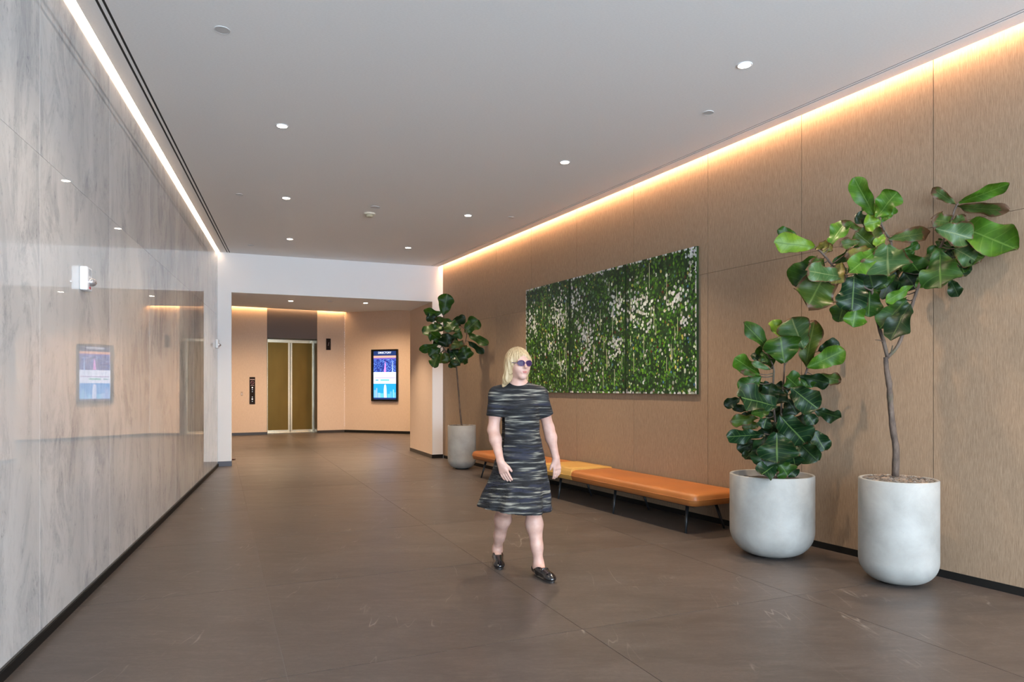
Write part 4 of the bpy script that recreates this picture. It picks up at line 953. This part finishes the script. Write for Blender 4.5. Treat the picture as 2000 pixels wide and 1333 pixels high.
class SDF:
    def __init__(s, lo, hi, h):
        s.lo = np.array(lo, dtype=np.float32); s.h = h; s.n = np.ceil((np.array(hi) - s.lo) / h).astype(int) + 1
        s.F = np.full(s.n, .5, dtype=np.float32)
    def _reg(s, lo, hi, m):
        a = np.clip(np.floor((np.array(lo) - m - s.lo) / s.h).astype(int), 0, s.n - 1); b_ = np.clip(np.ceil((np.array(hi) + m - s.lo) / s.h).astype(int) + 1, 1, s.n)
        ax = [s.lo[i] + s.h * np.arange(a[i], b_[i], dtype=np.float32) for i in range(3)]
        X, Y, Z = np.meshgrid(*ax, indexing='ij'); return tuple(slice(a[i], b_[i]) for i in range(3)), X, Y, Z
    def add(s, sl, d, k):
        A = s.F[sl]; hh = np.maximum(k - np.abs(A - d), 0) / k; s.F[sl] = np.minimum(A, d) - hh * hh * k * .25
    def sub(s, sl, d, k):
        A = s.F[sl]; d = -d; hh = np.maximum(k - np.abs(A - d), 0) / k; s.F[sl] = np.maximum(A, d) + hh * hh * k * .25
    def cone(s, a, b_, ra, rb, k=.02, sub=False):
        a = np.array(a, dtype=np.float32); b_ = np.array(b_, dtype=np.float32); r = max(ra, rb)
        sl, X, Y, Z = s._reg(np.minimum(a, b_) - r, np.maximum(a, b_) + r, k + .03)
        ab = b_ - a; L = float(ab @ ab) + 1e-9; t = np.clip(((X - a[0]) * ab[0] + (Y - a[1]) * ab[1] + (Z - a[2]) * ab[2]) / L, 0, 1)
        d = np.sqrt((X - a[0] - t * ab[0]) ** 2 + (Y - a[1] - t * ab[1]) ** 2 + (Z - a[2] - t * ab[2]) ** 2) - (ra + (rb - ra) * t)
        (s.sub if sub else s.add)(sl, d, k)
    def ell(s, c, r, axes=None, k=.02, sub=False):
        c = np.array(c, dtype=np.float32); R = max(r); sl, X, Y, Z = s._reg(c - R, c + R, k + .03)
        P = np.stack([X - c[0], Y - c[1], Z - c[2]], -1)
        if axes is not None: P = P @ np.array(axes, dtype=np.float32).T
        r = np.array(r, dtype=np.float32); k0 = np.sqrt(((P / r) ** 2).sum(-1)); k1 = np.sqrt(((P / r ** 2) ** 2).sum(-1)) + 1e-6
        d = k0 * (k0 - 1) / k1; (s.sub if sub else s.add)(sl, d, k)
    def mesh(s):
        F = s.F; S = F < 0; c = np.zeros(np.array(F.shape) - 1, dtype=np.uint8)
        for i in (0, 1):
            for j in (0, 1):
                for k in (0, 1): c += S[i:F.shape[0] - 1 + i, j:F.shape[1] - 1 + j, k:F.shape[2] - 1 + k]
        I = np.argwhere((c > 0) & (c < 8)); idx = np.full(c.shape, -1, dtype=np.int32); idx[tuple(I.T)] = np.arange(len(I))
        corn = [(i, j, k) for i in (0, 1) for j in (0, 1) for k in (0, 1)]
        V = {q: F[I[:, 0] + q[0], I[:, 1] + q[1], I[:, 2] + q[2]] for q in corn}
        acc = np.zeros((len(I), 3)); cnt = np.zeros(len(I))
        for q in corn:
            for ax in range(3):
                if q[ax] == 0:
                    q2 = tuple(q[m] + (m == ax) for m in range(3)); a, b_ = V[q], V[q2]; x = (a < 0) != (b_ < 0)
                    t = np.where(x, a / np.where(x, a - b_, 1), 0); p = np.array(q, dtype=float)[None].repeat(len(I), 0); p[:, ax] += t
                    acc += p * x[:, None]; cnt += x
        P = (I + acc / cnt[:, None]) * s.h + s.lo; faces = []
        for ax in range(3):
            o1, o2 = [(1, 2), (2, 0), (0, 1)][ax]
            sA = [slice(None)] * 3; sB = [slice(None)] * 3; sA[ax] = slice(0, -1); sB[ax] = slice(1, None)
            a = S[tuple(sA)]; b_ = S[tuple(sB)]; E = np.argwhere(a != b_)
            ok = (E[:, o1] > 0) & (E[:, o2] > 0) & (E[:, o1] < F.shape[o1] - 1) & (E[:, o2] < F.shape[o2] - 1); E = E[ok]
            def cell(d1, d2): q = E.copy(); q[:, o1] -= d1; q[:, o2] -= d2; return idx[tuple(q.T)]
            Q = np.stack([cell(1, 1), cell(0, 1), cell(0, 0), cell(1, 0)], 1); fl_ = a[tuple(E.T)]
            Q[~fl_] = Q[~fl_][:, ::-1]; faces.append(Q)
        return P, np.concatenate(faces)
    def build(s, name, mat, parent):
        P, Q = s.mesh(); org = np.array(wpos(parent)); P = P - org
        me = bpy.data.meshes.new(name); me.vertices.add(len(P)); me.vertices.foreach_set('co', P.astype(np.float32).ravel())
        me.loops.add(Q.size); me.loops.foreach_set('vertex_index', Q.astype(np.int32).ravel()); me.polygons.add(len(Q))
        me.polygons.foreach_set('loop_start', np.arange(0, Q.size, 4, dtype=np.int32)); me.polygons.foreach_set('loop_total', np.full(len(Q), 4, dtype=np.int32)); me.update(calc_edges=True); me.validate()
        me.polygons.foreach_set('use_smooth', [True] * len(me.polygons)); me.materials.append(mat)
        o = bpy.data.objects.new(name, me); COL.objects.link(o); o.parent = parent; return o

person = empty('person', (.07, 4.98, 0)); tag(person, 'blonde woman walking in a black and grey streaked knee length dress and black loafers', 'person')
V3 = lambda x, y, z: np.array((x, y, z), dtype=float)
fw = V3(.50, -.866, 0); fw /= np.linalg.norm(fw); sd_ = V3(.866, .50, 0); sd_ /= np.linalg.norm(sd_); up = V3(0, 0, 1)
AX = [sd_, fw, up]
hc = V3(.046, 4.93, 1.515)
B = SDF((-.34, 4.50, .0), (.50, 5.46, 1.68), .0042)
# head
B.ell(hc + up * .028 - fw * .008, (.072, .090, .088), AX, .01); B.ell(hc + fw * .024 - up * .036, (.056, .064, .066), AX, .03)
B.ell(hc + fw * .066 - up * .086, (.024, .020, .018), AX, .03)
for s_ in (-1, 1):
    B.ell(hc + fw * .052 - up * .026 + sd_ * s_ * .036, (.022, .024, .024), AX, .03)
    B.ell(hc + sd_ * s_ * .073 - fw * .006 - up * .006, (.008, .017, .029), AX, .006)
    B.ell(hc + fw * .094 + up * .012 + sd_ * s_ * .030, (.017, .014, .011), AX, .012, sub=True)
    B.cone(hc + fw * .086 + up * .027 + sd_ * s_ * .014, hc + fw * .074 + up * .027 + sd_ * s_ * .045, .008, .007, .014)
B.cone(hc + fw * .088 + up * .016, hc + fw * .107 - up * .018, .0065, .0105, .009)
for s_ in (-1, 1): B.cone(hc + fw * .094 - up * .019 + sd_ * s_ * .010, hc + fw * .088 - up * .020 + sd_ * s_ * .012, .006, .006, .006)
B.cone(hc + fw * .083 - up * .048 - sd_ * .020, hc + fw * .083 - up * .048 + sd_ * .020, .006, .006, .008); B.cone(hc + fw * .082 - up * .058 - sd_ * .016, hc + fw * .082 - up * .058 + sd_ * .016, .007, .007, .008)
B.cone(hc + fw * .094 - up * .053 - sd_ * .024, hc + fw * .094 - up * .053 + sd_ * .024, .0022, .0022, .004, sub=True)
nb = V3(.045, 4.965, 1.37)
B.cone(hc - up * .045 - fw * .012, nb, .048, .056, .03)
shR = V3(-.108, 4.96, 1.300); shL = V3(.200, 5.00, 1.300)
B.cone(nb - up * .01, (shR * .8 + nb * .2) - up * .01, .05, .042, .05); B.cone(nb - up * .01, (shL * .8 + nb * .2) - up * .01, .05, .042, .05)
B.cone(V3(.05, 4.98, 1.25), V3(.06, 5.0, .90), .09, .10, .05)
hipR = V3(-.01, 5.01, .86); hipL = V3(.125, 4.98, .86)
knR = V3(-.05, 4.99, .475); knL = V3(.152, 4.905, .480); anR = V3(-.112, 5.26, .118); anL = V3(.190, 4.89, .095)
B.cone(hipR, knR, .074, .055, .05); B.cone(hipL, knL, .074, .055, .05)
def shin(kn, an, back):
    ab = an - kn; cf = kn + ab * .30 + back * .018
    B.cone(kn, cf, .054, .060, .03); B.cone(cf, kn + ab * .72 + back * .004, .060, .040, .03); B.cone(kn + ab * .68, an, .040, .033, .03); B.ell(kn - back * .012, (.045, .045, .05), None, .03)
shin(knR, anR, V3(.0, 1, .1)); shin(knL, anL, V3(-.15, 1, .05))
def foot(an, d, lift):
    d = d / np.linalg.norm(d); heel = an - d * .035 - up * (an[2] - .05 - lift); ball = an + d * .12 - up * (an[2] - .04); B.cone(an, heel, .032, .030, .03); B.cone(an - up * .03, ball, .034, .030, .03)
dR = V3(.10, -1, 0); dL = V3(.46, -.89, 0)
foot(anR, dR, .02); foot(anL, dL, 0)
# arms
elR = V3(-.135, 4.945, 1.045); wrR = V3(-.082, 4.83, .830); elL = V3(.272, 5.055, 1.05); wrL = V3(.325, 5.06, .830)
for sh, el, wr in ((shR, elR, wrR), (shL, elL, wrL)):
    B.cone(sh, (sh + el) / 2, .050, .045, .03); B.cone((sh + el) / 2, el, .045, .038, .03); ab = wr - el
    B.cone(el, el + ab * .3, .038, .040, .03); B.cone(el + ab * .3, wr, .040, .025, .03)
def hand(wr, d, spread, curl, thumb):
    d = d / np.linalg.norm(d); spread = spread / np.linalg.norm(spread); curl = curl / np.linalg.norm(curl)
    kc = wr + d * .078
    B.cone(wr, wr + d * .03, .023, .022, .02)
    for q in (-1.4, -.5, .5, 1.4): B.cone(wr + d * .022 + spread * q * .011, kc + spread * q * .0185, .0155, .0125, .012)
    for q, L, cv in ((-1.5, .062, .30), (-.5, .074, .24), (.5, .079, .24), (1.5, .072, .2)):
        a = kc + spread * q * .0180; d1 = d + curl * cv * .5 + spread * q * .05; d1 = d1 / np.linalg.norm(d1); p1 = a + d1 * L * .42
        d2 = d + curl * cv * 1.5; d2 = d2 / np.linalg.norm(d2); p2 = p1 + d2 * L * .32; d3 = d + curl * cv * 2.6; d3 = d3 / np.linalg.norm(d3); p3 = p2 + d3 * L * .26
        B.cone(a, p1, .0098, .0090, .004); B.cone(p1, p2, .0090, .0082, .003); B.cone(p2, p3, .0082, .0068, .003)
    b0 = wr + d * .022 + spread * thumb * .020; t1 = b0 + d * .032 + spread * thumb * .020 + curl * .010; t2 = t1 + d * .026 + spread * thumb * .004 + curl * .010; B.cone(b0, t1, .014, .011, .010); B.cone(t1, t2, .0108, .0085, .003)
hand(wrR, V3(.34, -.16, -1), V3(.85, -.5, .28), V3(.45, .3, -.1), 1)
hand(wrL, V3(.10, .0, -1), V3(-.80, -.6, -.1), V3(-.4, .4, 0), 1)
B.build('body', M_SKIN, person)

# dress: torso, flared skirt hollow underneath, short sleeves
D = SDF((-.42, 4.56, .42), (.46, 5.42, 1.42), .0065)
RG = [(.455, .028, 4.975, .258, .240), (.52, .032, 4.975, .250, .230), (.62, .046, 4.980, .230, .200), (.72, .055, 4.985, .203, .168), (.82, .062, 4.985, .184, .150), (.92, .064, 4.985, .160, .130), (1.02, .062, 4.982, .140, .115), (1.12, .056, 4.975, .142, .118), (1.20, .050, 4.968, .148, .120), (1.28, .048, 4.968, .146, .100), (1.335, .046, 4.968, .120, .076), (1.37, .044, 4.968, .080, .062), (1.39, .044, 4.968, .066, .056)]
sl, X, Y, Z = D._reg((-.42, 4.56, .42), (.46, 5.42, 1.42), 0)
zs_ = [r[0] for r in RG]; g_ = lambda k: np.interp(Z, zs_, [r[k] for r in RG]).astype(np.float32)
def body_r(off):
    cx_, cy_, rx, ry = g_(1), g_(2), g_(3) - off, g_(4) - off
    sk = np.clip((.90 - Z) / .45, 0, 1) ** 1.3
    th = np.arctan2((Y - cy_), (X - cx_))
    fold = 1 + sk * (.055 * np.sin(th * 7 + Z * 4) + .035 * np.sin(th * 12 + 1.7 - Z * 5)) + .006 * np.sin(Z * 60 + th * 3)
    sway = 1 + sk * .16 * np.clip(np.cos(th - 2.7), 0, 1)
    rr_ = np.sqrt(((X - cx_) / (rx * fold * sway)) ** 2 + ((Y - cy_) / (ry * fold * sway)) ** 2)
    return (rr_ - 1) * np.minimum(rx, ry) * .9
d = body_r(0); hem = .468 + .03 * np.clip((-X + .0) / .25, -0.4, 1)
d = np.maximum(d, hem - Z); d = np.maximum(d, Z - 1.385)
D.add(sl, d, .004)
for sh, el in ((shR, elR), (shL, elL)):
    q = sh + (el - sh) * .66
    D.cone(sh + V3(0, 0, .0), q, .060, .063, .045); D.cone(nb - up * .022, sh, .060, .058, .03)
D.sub(sl, np.maximum(body_r(.010), Z - .86), .004)
for sh, el in ((shR, elR), (shL, elL)):     # open cuffs, cut square
    q = sh + (el - sh) * .62; e = q + (el - q) * 2.0
    ax_ = (el - sh) / np.linalg.norm(el - sh); sl2, X2, Y2, Z2 = D._reg(np.minimum(q, e) - .09, np.maximum(q, e) + .09, .01)
    pl_ = (X2 - q[0]) * ax_[0] + (Y2 - q[1]) * ax_[1] + (Z2 - q[2]) * ax_[2]; rr_ = np.sqrt(np.maximum((X2 - q[0]) ** 2 + (Y2 - q[1]) ** 2 + (Z2 - q[2]) ** 2 - pl_ ** 2, 0))
    D.sub(sl2, np.maximum(-pl_, rr_ - .088), .003)
D.build('dress', M_DRESS, person)

# hair
Hh = SDF((-.16, 4.72, 1.32), (.25, 5.14, 1.70), .004)
Hh.ell(hc + up * .036 - fw * .016, (.088, .098, .096), AX, .01)
Hh.ell(hc - fw * .045 - up * .03, (.086, .062, .10), AX, .03)
for s_ in (-1, 1):
    Hh.cone(hc + sd_ * s_ * .074 + up * .03 + fw * .01, hc + sd_ * s_ * (.086 if s_ < 0 else .070) - up * .105 - fw * (.018 if s_ < 0 else .045), .026, .027, .03)
    Hh.cone(hc + sd_ * s_ * (.086 if s_ < 0 else .070) - up * .10 - fw * (.018 if s_ < 0 else .045), hc + sd_ * s_ * (.096 if s_ < 0 else .066) - up * .152 - fw * .05, .027, .012, .02)
    Hh.cone(hc + sd_ * s_ * .045 - up * .09 - fw * .075, hc + sd_ * s_ * .055 - up * .17 - fw * .07, .036, .020, .03)
Hh.ell(hc + fw * .108 - up * .022, (.060, .072, .094), AX, .012, sub=True)
sl, X, Y, Z = Hh._reg((-.16, 4.72, 1.32), (.25, 5.14, 1.70), 0)
a_ = (X - hc[0]) * sd_[0] + (Y - hc[1]) * sd_[1]; th = np.arctan2(a_, (X - hc[0]) * fw[0] + (Y - hc[1]) * fw[1])
Hh.F[sl] += (.0022 * np.sin(th * 26 + Z * 18) + .0016 * np.sin(th * 47 - Z * 31)).astype(np.float32)
Hh.build('hair', M_HAIR, person)
# glasses
mg = MB()
for s_ in (-1, 1):
    cg = Vector(hc + fw * .099 + up * .010 + sd_ * s_ * .032)
    pts = [cg + Vector(sd_) * .026 * math.cos(a) + Vector(up) * .019 * math.sin(a) - Vector(fw) * (.010 * abs(math.cos(a)) if s_ * math.cos(a) > 0 else 0) for a in np.linspace(0, 2 * math.pi, 21)]
    mg.tube(pts, .0028, 6)
    mg.tube([cg + Vector(sd_) * s_ * .026 - Vector(fw) * .010, Vector(hc + sd_ * s_ * .078 + fw * .05 + up * .014), Vector(hc + sd_ * s_ * .079 - fw * .005 + up * .010)], .0022, 6)
mg.tube([Vector(hc + fw * .102 + up * .012 - sd_ * .007), Vector(hc + fw * .102 + up * .012 + sd_ * .007)], .0022, 6)
go = mg.build('glasses', simple('dark_frames', (.05, .02, .09), .25), person, True)
for s_ in (-1, 1):
    cg = Vector(hc + fw * .097 + up * .010 + sd_ * s_ * .032); m_ = MB(); m_.v = [tuple(cg)] ; 
    for q in (0, .003):
        for a in np.linspace(0, 2 * math.pi, 19)[:-1]: m_.v.append(tuple(cg + Vector(fw) * q + Vector(sd_) * .025 * math.cos(a) + Vector(up) * .018 * math.sin(a) - Vector(fw) * (.009 * abs(math.cos(a)) if s_ * math.cos(a) > 0 else 0)))
    m_.v = m_.v[1:]; m_.f = [list(range(18))[::-1], list(range(18, 36))] + [[k, (k + 1) % 18, 18 + (k + 1) % 18, 18 + k] for k in range(18)]
    m_.build('lens', bpy.data.materials.get('tinted_lens') or simple('tinted_lens', (.035, .014, .055), .4, spec=.25), go)
    for r, off, mt, nm in ((.0115, .074, simple('eye_white', (.8, .78, .75), .2), 'eye'), (.0055, .0815, simple('iris', (.05, .07, .09), .2), 'iris')):
        c_ = Vector(hc + fw * off + up * .012 + sd_ * s_ * .030); m_ = MB(); m_.lathe(tuple(c_), [(max(r * math.sin(a), 1e-4), -r * math.cos(a)) for a in np.linspace(0, math.pi, 9)], 12); m_.build(nm, mt, person, True)
m_ = MB(); sm = Vector(sd_); f_ = Vector(fw); u_ = Vector(up); h_ = Vector(hc)
m_.tube([h_ + f_ * .084 - u_ * .046 - sm * .026, h_ + f_ * .0925 - u_ * .050 - sm * .010, h_ + f_ * .0925 - u_ * .050 + sm * .010, h_ + f_ * .084 - u_ * .046 + sm * .026], [.001, .0024, .0024, .001], 8)
m_.tube([h_ + f_ * .084 - u_ * .049 - sm * .025, h_ + f_ * .0915 - u_ * .0575 - sm * .009, h_ + f_ * .0915 - u_ * .0575 + sm * .009, h_ + f_ * .084 - u_ * .049 + sm * .025], [.001, .0030, .0030, .001], 8)
m_.build('lips', simple('lip', (.40, .085, .085), .35), person, True)
# loafers
def shoe(an, d, pitch):
    d = d / np.linalg.norm(d); s = np.cross(d, up); heel = V3(an[0], an[1], 0) - d * .045; toe = V3(an[0], an[1], 0) + d * .20
    lift = up * pitch
    lo = np.minimum(heel, toe) - .08; hi = np.maximum(heel, toe) + .08; lo[2] = 0; hi[2] = .20
    ax = [s, d, up]
    S = SDF(lo, hi, .0034)
    S.cone(heel + up * .050 + lift + d * .01, heel + up * .046 + d * .07 + lift * .6, .036, .039, .02)
    S.cone(heel + up * .046 + d * .08 + lift * .5, toe + up * .032 - d * .045, .041, .036, .02); S.ell(toe + up * .026 - d * .035, (.040, .048, .024), ax, .02)
    # opening
    S.ell(V3(an[0], an[1], 0) + up * .098 + + d * 0 - d * .004 + lift, (.029, .052, .046), ax, .006, sub=True)
    sl, X, Y, Z = S._reg(lo, hi, 0); zl = .014 + pitch * np.clip(1 - ((X - heel[0]) * d[0] + (Y - heel[1]) * d[1]) / .2, 0, 1); S.F[sl] = np.maximum(S.F[sl], zl - Z)
    sh_ = S.build('shoe', M_PATENT, person)
    # sole as a plan outline
    out = []
    for k in range(28):
        a = 2 * math.pi * k / 28; x = math.cos(a); y = math.sin(a); w = .034 + .008 * max(y, 0) - .003 * (1 - abs(y)); out.append((x * w, .078 + y * .128))
    m_ = MB(); n = len(out)
    for z in (0.0005, .016):
        for x, y in out:
            p_ = V3(an[0], an[1], 0) + s * x + d * y; zz_ = z + pitch * max(0, min(1, 1 - (y + .045) / .2)); m_.v.append((p_[0], p_[1], zz_))
    m_.f = [list(range(n))[::-1], [n + k for k in range(n)]] + [[k, (k + 1) % n, n + (k + 1) % n, n + k] for k in range(n)]
    m_.build('sole', M_SOLE, sh_)
    m_ = MB(); pts = []
    for x, y in out + out[:1]:
        p_ = V3(an[0], an[1], 0) + s * x * 1.02 + d * y; pts.append((p_[0], p_[1], .0165 + pitch * max(0, min(1, 1 - (y + .045) / .2))))
    m_.tube(pts, .0022, 6); m_.build('welt', M_WELT, sh_, True)
    m_ = MB(); q = V3(an[0], an[1], 0) + d * .095 + up * .077; m_.tube([q - s * .034 - up * .022, q - s * .018, q + s * .018, q + s * .034 - up * .022], [.004, .005, .005, .004], 8); m_.build('strap', M_PATENT, sh_, True)
shoe(anR, dR, .022); shoe(anL, dL, .0)
